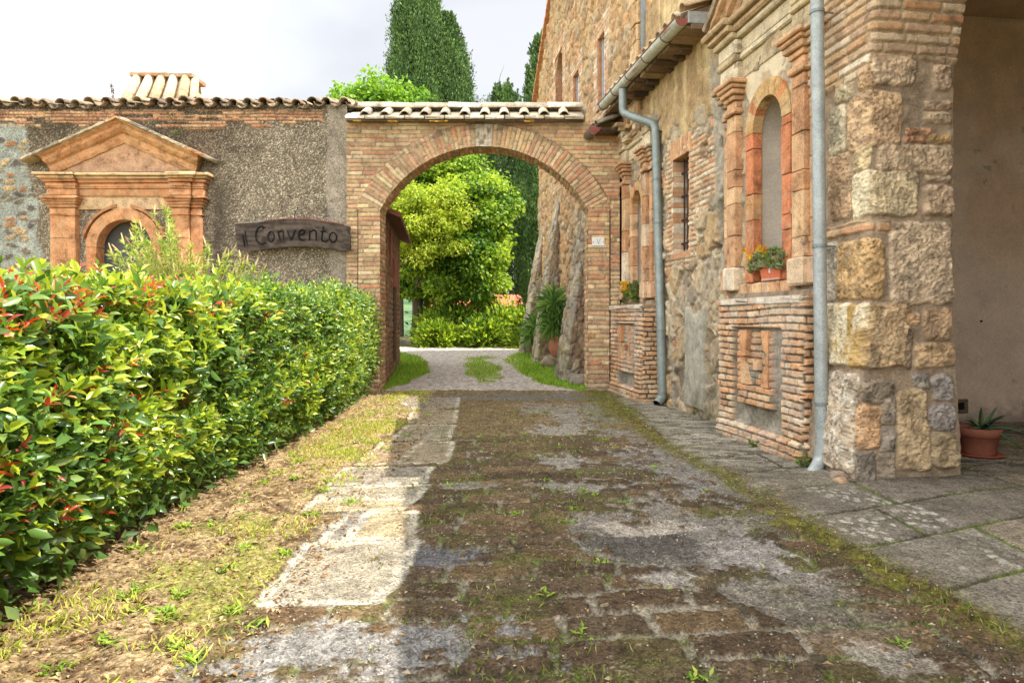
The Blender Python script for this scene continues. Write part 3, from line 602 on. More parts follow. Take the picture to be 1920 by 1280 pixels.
i = np.arange(n_*(kz+1)).reshape(n_, kz+1); q = np.stack([i[:-1, :-1], i[:-1, 1:], i[1:, 1:], i[1:, :-1]], -1).reshape(-1, 4); nn = n_*(kz+1)
rim = np.concatenate([i[:, 0], i[-1, 1:], i[::-1, -1][1:], i[0, ::-1][1:-1]]); rq = np.stack([rim, np.roll(rim, -1), np.roll(rim, -1)+nn, rim+nn], -1)
cw = mix(S(58, 48, 41), S(86, 75, 64), ss(-.1, .12, gr)).reshape(-1, 3)
b_.add(fs(np.concatenate([Vf, Vb])), [q, q[:, ::-1]+nn, rq], np.concatenate([cw, cw])); board = b_.build('board', M_WOOD, sg)
b_ = MB(); 
for k in range(n_-1):
    if k % 1 == 0: 
        p, q2 = TP[k], TP[k+1]; th_ = .016+.014*ss(.3, .5, tx[k])*ss(.95, .7, tx[k])
        b_.prism([(p[0], p[1]+.001), (q2[0], q2[1]+.001), (q2[0], q2[1]+th_), (p[0], p[1]+th_)], -.03, .045, S(128, 84, 70) if .25 < tx[k] < .9 else S(136, 126, 112), fs)
b_.build('top_edge', M_WOOD, board)
def stroke(pts, r0=.0145):
    P = np.array([[*sp_(*p), .040] for p in pts]); P3 = fs(P); b = MB(); n2 = len(P)
    m_ = 24; t = np.linspace(0, 1, m_); ts_ = np.linspace(0, 1, n2)
    if n2 > 2:   # Catmull-like smoothing by resampling
        Q_ = np.stack([np.interp(t, ts_, P3[:, k]) for k in range(3)], 1)
        for _ in range(2): Q_[1:-1] = (Q_[:-2]+2*Q_[1:-1]+Q_[2:])/4
    else: Q_ = np.stack([np.interp(t, ts_, P3[:, k]) for k in range(3)], 1)
    lt.tube(Q_, r0*(.75+.35*np.sin(np.pi*t)), S(14, 12, 11), 6)
def arc_(cx, cy, rx, ry, a0, a1, n=12): return [(cx+rx*math.sin(math.radians(a)), cy-ry*math.cos(math.radians(a))) for a in np.linspace(a0, a1, n)]
LET = {'i': [[(205, 470), (222, 560), (232, 632)]], 'l': [[(238, 398), (250, 500), (272, 608)]],
       'C': [arc_(480, 470, 90, 132, 40, -215), [(488, 348), (505, 385)]], 'o': [arc_(612, 492, 46, 74, 0, 360, 20)], 'n': [[(705, 405), (725, 480), (745, 552)], [(715, 430), (770, 402), (790, 420), (790, 545)]],
       'v': [[(845, 398), (868, 470), (905, 542)], [(905, 542), (935, 460), (958, 392)]], 'e': [arc_(1062, 468, 56, 78, 45, -215), [(1010, 470), (1075, 455), (1092, 415)]],
       'n2': [[(1165, 395), (1165, 470), (1163, 545)], [(1165, 430), (1225, 396), (1258, 415), (1258, 545)]], 't': [[(1362, 345), (1345, 450), (1338, 555), (1395, 560), (1432, 545)], [(1318, 420), (1400, 410)]], 'o2': [arc_(1500, 502, 54, 72, 0, 360, 20)]}
lt = MB()
for k, sts in LET.items():
    for st_ in sts: stroke(st_)
lt.build('carved_lettering', M_WOOD, board)
b_ = MB(); b_.tube([fs(np.array([*sp_(960, 270), .05])), fs(np.array([*sp_(945, 180), .03])), fs(np.array([*sp_(962, 120), .02])), fs(np.array([*sp_(1000, 95), .03])), fs(np.array([*sp_(985, 70), .01])), fs(np.array([*sp_(950, 80), -.12]))], .009, S(34, 28, 28), 8); b_.build('iron_hook', M_RUST, sg)
# ------------------------------------------------------------------ right hand facade
FO = np.array([3.94, 0, 0]); FU = np.array([-.13865, .99034, 0]); FN = np.array([-.99034, -.13865, 0]); FZ = np.array([0, 0, 1.])
ff = frame(FO, FU, FZ, FN)          # (u along wall away from camera, z up, off outward)
def fu(px, o=0.): k = (px-960)/FX; return (3.94-.99034*o+.13865*k*o)/(.13865+.99034*k)
def fz(px, py, o=0.): u = fu(px, o); return CAMH-(py-HZ)/FX*(.99034*u-.13865*o)
OC = [S(208, 162, 120), S(202, 152, 110), S(216, 176, 132), S(198, 148, 108), S(212, 174, 136)]
BK = [S(202, 170, 136), S(212, 184, 150), S(194, 158, 126), S(218, 194, 164), S(202, 164, 128), S(188, 154, 124), S(222, 204, 176)]
house = thing('stone_house', 'rubble stone house with eaves gutter and two brick niche shrines right of lane', 'house', tuple(ff(np.array([9.5, 0, 0]))))
# window and shrine positions
WU0, WU1 = fu(1296), fu(1267); WZ0, WZ1 = 2.36, 3.78
UA, UB = 7.62, 12.12
def niche_hole(u, v, uc, hw, z0, zs): return ((np.abs(u-uc) < hw) & (v > z0) & (v < zs)) | (np.hypot(u-uc, v-zs) < hw)
Uw = np.arange(5.98, 12.96, .0145); Vw = np.arange(-.05, 6.62, .0145); u, v = np.meshgrid(Uw, Vw, indexing='ij')
fine = fbm(u*34, v*34, 101, 3); f9 = fbm(u*8, v*8, 102, 4); f2n = fbm(u*1.2, v*1.2, 103, 4); stv = fbm(u*5, v*.8, 104, 4)
wu = u+(fbm(u*2.5, v*2.5, 105)-.5)*.28; wv = v+(fbm(u*2.5, v*2.5, 106)-.5)*.24
vo = voro(wu*2.3, wv*2.6, 107, .9); vs = voro(wu*6.5, wv*7.5, 108, .9)
big = ss(.10, .20, vo[1]-vo[0]+(f9-.5)*.16)*(vo[2] > .30); sml = ss(.08, .22, vs[1]-vs[0]+(f9-.5)*.2)*(vs[2] > .25)*(1-big)
SC_ = [S(190, 168, 132), S(172, 148, 114), S(200, 180, 144), S(156, 138, 112), S(184, 154, 112), S(150, 136, 116), S(196, 172, 138)]
C = S(160, 146, 124)*(.72+.5*fine)[..., None]
C = mix(C, pal(vs[3], SC_+[S(196, 134, 96), S(126, 116, 104)])*(.7+.55*fine)[..., None], sml); C = mix(C, pal(vo[3], SC_)*(.66+.6*fbm(u*14, v*14, 109, 4))[..., None], big)
Hh = big*(.045+.03*(f9-.3)+.03*(vo[2]-.5))+sml*(.022+.02*(vs[3]-.4))+fine*.014
smear = ss(.50, .60, fbm(u*3.2, v*2.2, 115, 5)); C = mix(C, S(176, 160, 134)*(.7+.5*fine)[..., None], smear*.75); Hh = Hh*(1-smear*.6)+smear*.022+smear*(f9-.5)*.03
# ochre plaster high up, streaked, with worn edges
pl_ = ss(-.06, .10, v-(4.35+.0*u)+(f2n-.5)*2.0+(f9-.5)*.6)
C = mix(C, mix(S(204, 178, 128), S(168, 138, 96), ss(.35, .65, stv))*(.86+.28*fine)[..., None], pl_*.93); Hh = Hh*(1-pl_*.85)+pl_*.038+pl_*(stv-.5)*.02
# brick patching round the window and by the near shrine
mB, aB, bB = bricks(u, v, .075, .27, 111, .016, .01)
du = np.maximum(WU0-u, u-WU1); dv = np.maximum(WZ0-v, v-WZ1)
bp_ = ss(.28, .20, np.maximum(du*.9, dv*1.0+.06)+(f9-.5)*.3)
bp_ = np.maximum(bp_, ss(.1, .25, 1-np.hypot((u-9.35)/.55, (v-3.35)/.62)+(f9-.5)*.9)); bp_ = np.maximum(bp_, ss(.1, .3, 1-np.hypot((u-11.3)/.5, (v-2.4)/1.1)+(f9-.5)*1.2)*.9)
C = mix(C, mix(S(160, 140, 112)*(.8+.4*fine)[..., None], pal(aB, OC+BK)*(.75+.4*fine)[..., None], mB), bp_); Hh = Hh*(1-bp_)+bp_*(.018+.022*mB+.01*aB)
# grey render band beside near shrine, dark pits, big grey slab
gr_ = ss(.0, .06, .22+.12*(f2n-.3)-np.abs(u-8.78-.1*(v-3)))*ss(1.7, 2.1, v)*ss(5.0, 4.6, v); C = mix(C, S(158, 148, 130)*(.8+.4*fine)[..., None], gr_*.9); Hh = Hh*(1-gr_*.7)+gr_*.01
pit = ss(.64, .72, fbm(u*2.6, v*2.2, 113, 4))*ss(4.2, 3.6, v); Hh = Hh-pit*.07; C = mix(C, S(92, 80, 64), pit*.35)
sb = np.minimum.reduce([ss(0, .03, u-fu(1330)), ss(0, .03, fu(1292)-u), ss(0, .04, v-.12), ss(0, .05, 1.52+.06*np.sin(u*9)-v)]); C = mix(C, S(166, 160, 142)*(.78+.4*fine)[..., None], sb); Hh = Hh*(1-sb)+sb*(.075+.012*f9)
mossb = ss(.55, .1, v)*ss(.45, .62, f2n+.08); C = mix(C, S(96, 92, 60), mossb*.5)
# frayed dark edge near the corner pier
fr_ = ss(6.5, 6.3, u); C = mix(C, S(112, 96, 76)*(.6+.8*f9)[..., None], fr_*.8); Hh = Hh-fr_*.05*ss(.4, .6, f9)
keep = ~((u > WU0) & (u < WU1) & (v > WZ0) & (v < WZ1)) & ~niche_hole(u, v, UA, .40, 1.78, 3.50) & ~niche_hole(u, v, UB, .34, 1.78, 3.40)
panel(Uw, Vw, fpan(ff), Hh, C, M_STONE, house, None, ('rubble_wall',), keep)
# barred window
b_ = MB(); b_.box((WU0-.02, WZ0-.02, -.44), (WU1+.02, WZ1+.02, -.40), S(44, 38, 34), ff)
win = b_.build('window', M_DARK, house)
for ue, sg_ in ((WU0, -1), (WU1, 1)):
  b_ = MB(); z = WZ0
  while z < WZ1-.02:
    b_.box((ue+sg_*.002, z, -.42), (ue+sg_*(.06+.02*random.random()), min(z+.078, WZ1), .034+.01*random.random()), random.choice(OC+BK)*random.uniform(.75, 1.05), ff, .002, .006)
    z += .078
  b_.build('brick_reveal', M_BRICK, win)
b_ = MB(); b_.box((WU0-.1, WZ0-.09, -.42), (WU1+.1, WZ0+.004, .05), S(190, 142, 104), ff, .008); b_.build('sill', M_BRICK, win)
b_ = MB(); k = WU0-.12
while k < WU1+.1: b_.box((k, WZ1-.004, -.42), (k+.062, WZ1+.27, .045+.008*random.random()), random.choice(OC)*random.uniform(.8, 1.05), ff, .006, .008); k += .074
b_.build('lintel', M_BRICK, win)
for q in (.18, .40, .62, .84):
    b_ = MB(); uu = WU0+(WU1-WU0)*q; b_.tube([ff(np.array([uu, z_, -.10])) for z_ in (WZ0-.02, WZ1+.02)], .012, S(52, 38, 34), 8); b_.build('bar', M_RUST, win)
for q in (.1, .35, .6, .85):
    b_ = MB(); zz = WZ0+(WZ1-WZ0)*q; b_.box((WU0-.02, zz, -.112), (WU1+.02, zz+.03, -.088), S(52, 38, 34), ff, 0, .003); b_.build('bar', M_RUST, win)
# ---- niche shrines
def shrine(uc, sc_, name_lbl, rich, phi):
    P = lambda x: uc+x*sc_        # x>0 is the far side
    ob = MB()
    iw, rw = .31*sc_, .49*sc_; zs = 3.83-.31 if rich else 3.62-.24
    # ring of terracotta blocks
    NB = 11
    for k in range(NB):
        a0_, a1_ = [-math.pi/2+math.pi*q/NB for q in (k, k+1)]; Pq = [(uc+iw*math.sin(t), zs+iw*math.cos(t)*1.05) for t in np.linspace(a0_, a1_, 5)]+[(uc+rw*math.sin(t), zs+rw*math.cos(t)*1.05) for t in np.linspace(a1_, a0_, 5)]
        ob.prism(Pq, -.04, .075+.006*random.random(), random.choice([S(204, 166, 112), S(200, 158, 104), S(206, 140, 92), S(196, 162, 116)])*random.uniform(.9, 1.08), ff)
    for sx in (-1, 1):
        z = 1.8
        while z < zs-.02:
            h = random.choice([.16, .42, .3, .52]); z1 = min(z+h, zs); c = random.choice([S(200, 116, 78), S(206, 128, 88), S(204, 152, 104), S(196, 124, 84)]) if rich else random.choice(OC)
            ob.box((uc+sx*iw, z, -.04), (uc+sx*rw, z1-.006, .07+.012*random.random()), c*random.uniform(.9, 1.08), ff, .004, .008); z = z1
    sh = ob.build('niche_shrine', M_EROD, house)
    b = MB(); R = iw+.02; m_ = 17    # curved niche back
    pts = [(math.sin(t), math.cos(t)) for t in np.linspace(-math.pi/2, math.pi/2, m_)]; V = []; zsq = list(np.linspace(1.76, zs, 8))+[zs+R*math.sin(t)*1.04 for t in np.linspace(.15, 1.5, 8)]
    for z_ in zsq:
        q = 1 if z_ <= zs else math.sqrt(max(0, 1-((z_-zs)/(R*1.04))**2))+.001
        for (s0, c0) in pts: V.append([uc+R*q*s0, z_, -.03-.34*q*c0])
    i = np.arange(len(zsq)*m_).reshape(-1, m_); b.add(ff(np.array(V)), [np.stack([i[:-1, :-1], i[1:, :-1], i[1:, 1:], i[:-1, 1:]], -1).reshape(-1, 4)], S(172, 160, 144)); b.build('niche', M_PLASTER, sh, True)
    # plaster field behind the orders
    if rich:
        u_, v_ = np.meshgrid(np.arange(P(-.92), P(.92), .013), np.arange(1.72, 4.62, .013), indexing='ij'); fi = fbm(u_*30, v_*30, phi, 3); f2 = fbm(u_*1.6, v_*1.6, phi+1, 4)
        gm_ = ss(.0, .05, (3.86-v_)+.35*np.abs(u_-uc)+(f2-.5)*.5+.12*np.sin(u_*7)); C_ = mix(S(208, 190, 158)*(.9+.2*f2)[..., None], S(156, 144, 124)*(.8+.4*fi)[..., None], gm_)
        C_ = mix(C_, S(150, 128, 100), ss(.62, .70, fbm(u_*3, v_*3, phi+2))*.6)
        panel(u_[:, 0], v_[0], fpan(ff), .045-gm_*.012+fi*.006, C_, M_PLASTER, sh, None, ('plaster_field',), ~niche_hole(u_, v_, uc, iw+.09, 1.7, zs))
    # pilasters with capitals
    for sx in (-1, 1):
        for (xa, xb, pr) in ((.62, .84, .14), (.845, 1.02, .085)):
            if rich is False and xb > 1: pr = .075
            b = MB(); z = 2.0; lo, hi = sorted((P(sx*xa), P(sx*xb)))
            while z < 3.81:
                h = random.choice([.2, .46, .38, .6]); z1 = min(z+h, 3.82); b.box((lo, z, -.02), (hi, z1-.006, pr+.006*random.random()), random.choice(OC if rich else OC+BK)*random.uniform(.86, 1.06), ff, .006, .008); z = z1
            b.box((lo-.03, 1.72, -.02), (hi+.02, 1.995, pr+.05), random.choice(BK)*1.02, ff, .014, .02)
            pl = b.build('pilaster', M_EROD, sh)
            b = MB(); cc = S(204, 158, 118) if xa < .7 else S(198, 168, 132)
            for z0, z1, e_ in ((3.83, 3.90, .035), (3.90, 3.99, .0), (3.99, 4.05, .03), (4.05, 4.12, .065), (4.12, 4.17, .09), (4.17, 4.225, .125)):
                b.box((lo-(e_ if not (sx > 0 and xa > .7) else 0)*1, z0, -.02), (hi+(e_ if not (sx < 0 and xa > .7) else 0)*1, z1-.003, pr+e_), cc*random.uniform(.85, 1.08), ff, .01, .012)
            b.build('capital', M_EROD, pl)
    # entablature: creamy plaster mouldings breaking forward over the pilasters
    b = MB(); CRM = [S(214, 198, 166), S(206, 188, 154), S(200, 180, 144)]
    for lo_, hi_, pr in ((-1.05, -.60, .13), (-.60, .60, .06), (.60, 1.05, .13)):
        for z0, z1, e_ in ((4.235, 4.46, .0), (4.46, 4.54, .035), (4.54, 4.72, .015), (4.72, 4.80, .07), (4.80, 4.88, .12), (4.88, 4.96, .18)):
            if not rich and z1 > 4.75 and lo_ < .5: continue
            b.box((P(lo_)-(e_ if lo_ < -1 else 0), z0, -.02), (P(hi_)+(e_ if hi_ > 1 else 0), z1-.004, pr+e_), (random.choice(CRM) if z0 < 4.8 else S(188, 160, 122))*random.uniform(.88, 1.04), ff, .014, .016)
    b.build('entablature', M_EROD, sh)
    if rich:
        b = MB(); b.prism([(P(-1.0), 4.97), (P(1.0), 4.97), (P(0), 5.65)], -.02, .05, S(190, 166, 128), ff)
        for a_, c_ in (((P(-1.2), 4.98), (P(0), 5.86)), ((P(0), 5.86), (P(1.2), 4.98))):
            b.mould((*a_, *c_), [(-.02, -.22), (.06, -.2), (.08, -.12), (.14, -.1), (.16, -.02), (.22, 0), (.22, .05), (-.02, .06)], S(190, 150, 112), ff, .014)
            b.mould((*a_, *c_), [(-.02, .07), (.26, .07), (.27, .12), (-.02, .13)], S(150, 134, 112), ff, .014)
        b.build('pediment', M_EROD, sh)
    else:        # ruined stump of a pediment
        b = MB()
        for k in range(26):
            x_ = random.uniform(-1, 1); z_ = 4.55+random.random()*.45*(1-abs(x_)); w_ = random.uniform(.12, .3); b.box((P(x_)-w_/2, z_, -.02), (P(x_)+w_/2, z_+random.uniform(.07, .14), random.uniform(.04, .22)), random.choice(BK+OC+CRM)*random.uniform(.7, 1), ff, .03, .02)
        b.build('pediment', M_EROD, sh)
    # brick pedestal with sunken panel
    u0, u1 = uc-1.02*sc_, uc+1.02*sc_
    if rich: u0, u1 = fu(1507, .28), fu(1352, .28)
    else: u0, u1 = 11.18, 12.93
    zt = 1.56; O_ = .28
    u_, v_ = np.meshgrid(np.arange(u0, u1+.012, .0078), np.arange(-.04, zt+.06, .0078), indexing='ij'); x_ = (u_-u0)/(u1-u0); fi = fbm(u_*36, v_*36, phi+3, 3); f2 = fbm(u_*2, v_*2, phi+4, 4)
    mk, ak, bk = bricks(u_, v_, .074, .22, phi+5, .014, .012)
    lic_ = ss(.5, .62, f2+.18*ss(1.0, 1.6, v_))*.45
    BQ = [S(202, 162, 124), S(206, 172, 134), S(190, 150, 116), S(210, 182, 148), S(198, 154, 114), S(180, 142, 110), S(204, 152, 108)]; C_ = mix(S(112, 98, 80)*(.6+.5*fi)[..., None], pal(ak, BQ)*(.7+.3*bk+.3*fi)[..., None], mk); H_ = mk*.016+ak*.02*mk+fi*.008
    x0_, x1_ = (.20, .82); z0_, z1_ = .22, 1.30
    ins = np.minimum.reduce([ss(0, .012, x_-x0_), ss(0, .012, x1_-x_), ss(0, .02, v_-z0_), ss(0, .02, z1_-v_)])
    cem_ = S(138, 130, 114)*(.6+.6*fi)[..., None]; C_ = mix(C_, cem_, ins); H_ = H_*(1-ins)+ins*(-.055+.012*fi)
    px0, px1, pz0, pz1 = .315, .72, .44, 1.26      # raised broken brick coat of arms
    ins2 = np.minimum.reduce([ss(0, .01, x_-px0), ss(0, .01, px1-x_), ss(0, .015, v_-pz0), ss(0, .02, pz1-v_)])
    H_ = np.where(ins2 > .3, .012+mk*.022+ak*.012, H_); C_ = np.where((ins2 > .3)[..., None], mix(S(124, 110, 90)*(.7+.4*fi)[..., None], pal(bk, BQ)*(.75+.35*fi)[..., None], mk), C_)
    xs_ = (x_-.5)/.225; hol = (np.abs(xs_) < .78) & (v_ > .66) & (v_ < 1.27)
    H_ = np.where(hol, -.045+mk*.018+ak*.012, H_); acc = (ins2 > .3) & ~hol & (np.abs(xs_) > .45) & (v_ > .62); C_ = np.where(acc[..., None], S(208, 150, 106)*(.7+.5*fi)[..., None], C_); C_ = mix(C_, S(138, 130, 114), hol*ss(.54, .60, fbm(u_*6, v_*6, phi+7)))
    H_ = np.where((v_ < .2), H_+.03, H_); H_ = np.where(v_ < .1, H_+.025, H_); cap_ = v_ > zt-.02; H_ = np.where(cap_, .045+.02*f2, H_)
    C_ = mix(C_, S(214, 206, 190), lic_*(cap_*.9+.5)); C_ = mix(C_, S(104, 88, 66), ss(.2, .0, v_)*.35)
    # wrap the near end of the sheet round the corner
    nr = 25; H_ = H_.copy()
    def pw(U_, V_, h):
        q = U_-u0; return ff(np.stack([np.where(q < 0, u0+h*-1*(q < 0), U_), V_, np.where(q < 0, O_+q, O_+h)], -1))
    Ue = np.concatenate([np.arange(-.34, -.002, .0078)+u0, u_[:, 0]]); ke = len(Ue)-len(u_[:, 0]); ext = lambda A: np.concatenate([np.zeros((ke,)+A.shape[1:]), A])
    ue, ve_ = np.meshgrid(Ue, v_[0], indexing='ij'); me2, ae2, be2 = bricks(ue+.07, ve_, .078, .22, phi+5, .017, .012); fie = fbm(ue*36, ve_*36, phi+8, 3)
    H2_ = ext(H_); C2_ = ext(C_); H2_[:ke] = (me2*.016+ae2*.02*me2+fie*.008)[:ke]; H2_[:ke] += np.where(ve_[:ke] < .2, .03, 0)
    C2_[:ke] = mix(S(112, 98, 80)*(.6+.5*fie)[..., None], pal(ae2, BQ)*(.7+.3*be2+.3*fie)[..., None], me2)[:ke]
    H2_[ke-1] = np.minimum(H2_[ke-1], H2_[ke]); 
    panel(Ue, v_[0], pw, H2_, C2_, M_BRICK, sh, None, ('plinth',))
    wd = u1-u0; um = u0+.5175*wd; ORC = [S(214, 158, 112), S(208, 146, 98), S(204, 164, 124)]
    for poly in ([(-.175, 1.0), (-.11, 1.06), (-.09, 1.26), (-.175, 1.26)], [(.10, .98), (.175, .98), (.175, 1.26), (.08, 1.26)], [(-.175, .67), (-.09, .67), (-.105, .80), (-.15, .90), (-.175, .90)], [(.06, .67), (.175, .67), (.175, .96), (.13, .88)], [(-.175, .91), (-.125, .91), (-.125, .99), (-.175, .99)], [(-.05, .84), (.0, .84), (.0, .93), (-.05, .93)]):
        bb = MB(); P_ = [(um+p_*wd*(1.0), q_) for p_, q_ in poly]; bb.prism(P_, .20, O_+.03+.01*random.random(), random.choice(ORC)*random.uniform(.85, 1.05), ff); bb.build('coat_of_arms_piece', M_EROD, sh)
    b = MB(); k = u0-.03
    while k < u1: k2 = min(u1, k+random.uniform(.25, .5)); b.box((k, zt, -.02), (k2-.008, zt+.045, O_+.045+.02*random.random()), S(196, 184, 164)*random.uniform(.75, 1.05), ff, .014, .014); k = k2
    k = uc-iw-.2
    while k < uc+iw+.2: b.box((k, zt+.04, -.2), (k+.19, 1.79, .10+.02*random.random()), random.choice(OC)*random.uniform(.85, 1.05), ff, .01, .014); k += .197
    b.box((u0+.05, zt+.04, -.02), (u1-.02, zt+.12, .12), S(150, 132, 110), ff, .01)
    b.build('ledge', M_EROD, sh)
    return sh
shrine(UA, 1.0, '', True, 120); shrine(UB, .78, '', False, 160)
# ---- lean-to roof with rafters, gutter and downpipes
UE0, UE1 = 9.05, 12.92; GO = .34; ZG = 5.27
b_ = MB(); k = UE0
slope = .42
rf = MB(); rf.add(ff(np.array([[UE0, ZG+.0, .40], [UE1, ZG+.05, .40], [UE1, ZG+.05+3.4*slope, -3.0], [UE0, ZG+3.4*slope, -3.0], [UE0, ZG+.09, .40], [UE1, ZG+.14, .40], [UE1, ZG+.14+3.4*slope, -3.0], [UE0, ZG+.09+3.4*slope, -3.0]])), [[[3, 2, 1, 0], [4, 5, 6, 7], [0, 1, 5, 4], [1, 2, 6, 5], [2, 3, 7, 6], [3, 0, 4, 7]]], S(120, 98, 78))
roof = rf.build('lean_to_roof', M_WOOD, house)
t_ = MB(); k = UE0+.02
while k < UE1:
    for q in range(4):
        o0 = .46-q*.42; z0 = ZG+.13+(.40-o0)*slope; tile(t_, ff(np.array([k+random.uniform(-.02, .02), z0+.03, o0])), ff(np.array([k, z0+.48*slope+.0, o0-.5])), .10, .085, (0, 0, 1), tcol([S(206, 184, 150), S(190, 160, 126), S(170, 150, 126), S(214, 196, 166), S(196, 150, 110)]), True, .018)
        tile(t_, ff(np.array([k+.15, z0, o0])), ff(np.array([k+.15, z0+.48*slope-.02, o0-.5])), .10, .09, (0, 0, 1), tcol(RT), False, .018)
    k += .30
t_.build('roof_tile', M_TILE, roof, True)
b_ = MB(); k = UE0+.04
while k < UE1:
    w_ = random.uniform(.16, .26); e_ = random.uniform(.0, .18); z0 = ZG-.02
    b_.box((k, z0-.05-random.random()*.03, .41-.0), (k+w_, z0-.005, -.06-e_*.3), random.choice([S(112, 92, 74), S(134, 110, 86), S(96, 80, 68), S(148, 124, 98)])*random.uniform(.7, 1.1), ff, .01); 
    if random.random() < .8: b_.box((k+.02, z0-.12, .30-e_), (k+w_*.6, z0-.052, -.06), random.choice([S(104, 84, 68), S(126, 104, 82), S(88, 74, 62)])*random.uniform(.7, 1.1), ff, .01)
    k += w_+random.uniform(.02, .09)
b_.build('rafter_boards', M_WOOD, roof)
b_ = MB(); b_.box((UE0-.03, ZG-.04, .40), (UE0+.0, ZG+.12, -.05), S(150, 150, 146), ff); b_.box((UE0-.035, ZG-.12, .36), (UE0-.002, ZG-.045, -.02), S(110, 90, 72), ff); b_.build('verge_board', M_WOOD, roof)
def gutter(u0, u1, o, z, r, parent, rise=.08):
    b = MB(); n = 14; a = np.linspace(-math.pi/2, math.pi/2, n+1); V = []
    us_ = np.linspace(u0, u1, 12)
    for uu in us_:
        zz = z+rise*(uu-u0)/(u1-u0)
        for rr in (r, r-.006): V += [[uu, zz-rr*math.cos(t), o+rr*math.sin(t)] for t in a]
    k = n+1; Q = []
    for i in range(len(us_)-1):
        o_ = i*2*k
        for j in range(n): Q += [[o_+j, o_+j+1, o_+2*k+j+1, o_+2*k+j], [o_+k+j+1, o_+k+j, o_+3*k+j, o_+3*k+j+1]]
        Q += [[o_, o_+2*k, o_+3*k, o_+k], [o_+n, o_+k+n, o_+3*k+n, o_+2*k+n]]
    rst = fbm(np.array(V)[:, 0]*5, np.array(V)[:, 2]*20+np.array(V)[:, 1]*9, 171, 3)
    b.add(ff(np.array(V)), [Q], mix(S(196, 200, 186), S(150, 104, 78), ss(.68, .74, rst)))
    g = b.build('gutter', M_ZINC, parent, True)
    b = MB()
    b.tube(ff(np.array([[u0, z+.004, o+r], [u1, z+rise+.004, o+r]])), .011, S(126, 84, 66), 6)
    kk = u0+.55
    while kk < u1:
        zz = z+rise*(kk-u0)/(u1-u0); b.tube(ff(np.array([[kk, zz-(r+.004)*math.cos(t), o+(r+.004)*math.sin(t)] for t in np.linspace(-1.57, 1.57, 12)])), .010, S(104, 86, 72), 6); kk += .8
    b.build('bracket', M_RUST, g)
    b = MB(); P = [(o+r*math.sin(t), z-r*math.cos(t)) for t in a]; fq = frame(ff(np.array([0., 0, 0])), FN, FZ, FU); b.prism(P, u0-.012, u0, S(132, 72, 58), fq); b.build('end_cap', M_RUST, g)
    return g
gutter(UE0, UE1, .40+.075, ZG+.02, .095, house, .05)
def pipe(pts, r, name='downpipe', clips=(), col=S(152, 156, 151)):
    b = MB(); P = [np.array(p, float) for p in pts]; path = [P[0]]
    for i in range(1, len(P)-1):      # rounded elbows
        a_, c_ = P[i-1]-P[i], P[i+1]-P[i]; d = min(.09, np.linalg.norm(a_)*.45, np.linalg.norm(c_)*.45); p0 = P[i]+a_/np.linalg.norm(a_)*d; p1 = P[i]+c_/np.linalg.norm(c_)*d
        for t in np.linspace(0, 1, 6): path.append((1-t)**2*p0+2*t*(1-t)*P[i]+t*t*p1)
    path.append(P[-1]); b.tube(path, r, col, 18, False); b.tube([path[-1], path[-2]], r-.006, S(30, 28, 26), 18, False)
    o = b.build(name, M_ZINC, house, True)
    b = MB()
    for z_ in clips:
        j = [k for k in range(len(P)-1) if (P[k][2]-z_)*(P[k+1][2]-z_) <= 0 and abs(P[k][2]-P[k+1][2]) > .3]
        if not j: continue
        p, q = P[j[0]], P[j[0]+1]; t = (z_-p[2])/(q[2]-p[2]); c = p+(q-p)*t; b.lathe([(r, -.014), (r+.008, -.014), (r+.008, .014), (r, .014)], c, S(120, 128, 126), 20)
        b.tube([c, c-FN*.16], .008, S(110, 112, 110), 6); b.build('pipe_clip', M_ZINC, o); b = MB()
    return o
# near tall downpipe
pA = lambda px, py, o: ff(np.array([fu(px, o), fz(px, py, o), o]))
bot = pA(1541, 840, .26); pipe([pA(1529, -260, .26), bot, bot+np.array([0, 0, -.12])+FN*.02, bot+FN*.16+np.array([0, -.10, -.24])], .058, 'downpipe', (2.05, 4.2, .62))
g0 = ff(np.array([fu(1168, .475), ZG-.05, .475])); w0 = ff(np.array([fu(1229, .10), fz(1229, 236, .10), .10])); pbot = ff(np.array([fu(1242, .12), .24, .12]))
pipe([g0, g0+np.array([0, 0, -.40]), w0+np.array([0, 0, .02]), pbot, pbot+np.array([0, 0, -.08]), pbot+FN*.10+np.array([0, -.06, -.17])], .068, 'downpipe', (3.6, 2.9, 1.2), S(130, 138, 132))
# small gutter stub over the gateway's shoulder
sr = MB(); x0, x1 = at(1097, 0, 12.6)[0], at(1150, 0, 12.6)[0]
for k in range(4): tile(sr, ff(np.array([12.75+.17*k, 4.92, .62])), ff(np.array([12.75+.17*k, 5.12, .1])), .10, .09, (0, 0, 1), tcol(RT), True, .018)
sr.box((12.66, 4.80, .60), (13.3, 4.86, .05), S(112, 92, 74), ff); st = sr.build('eave_stub', M_TILE, house, True)
b_ = MB(); b_.prism([(.70+.11*math.sin(t), 4.85-.11*math.cos(t)) for t in np.linspace(-1.57, 1.57, 12)], 12.60, 12.61, S(132, 66, 52), frame(FO, FN, FZ, FU)); b_.tube(ff(np.array([[12.61, 4.80, .72], [13.2, 4.80, .72]])), .085, S(110, 96, 84), 12); b_.build('gutter', M_RUST, st)
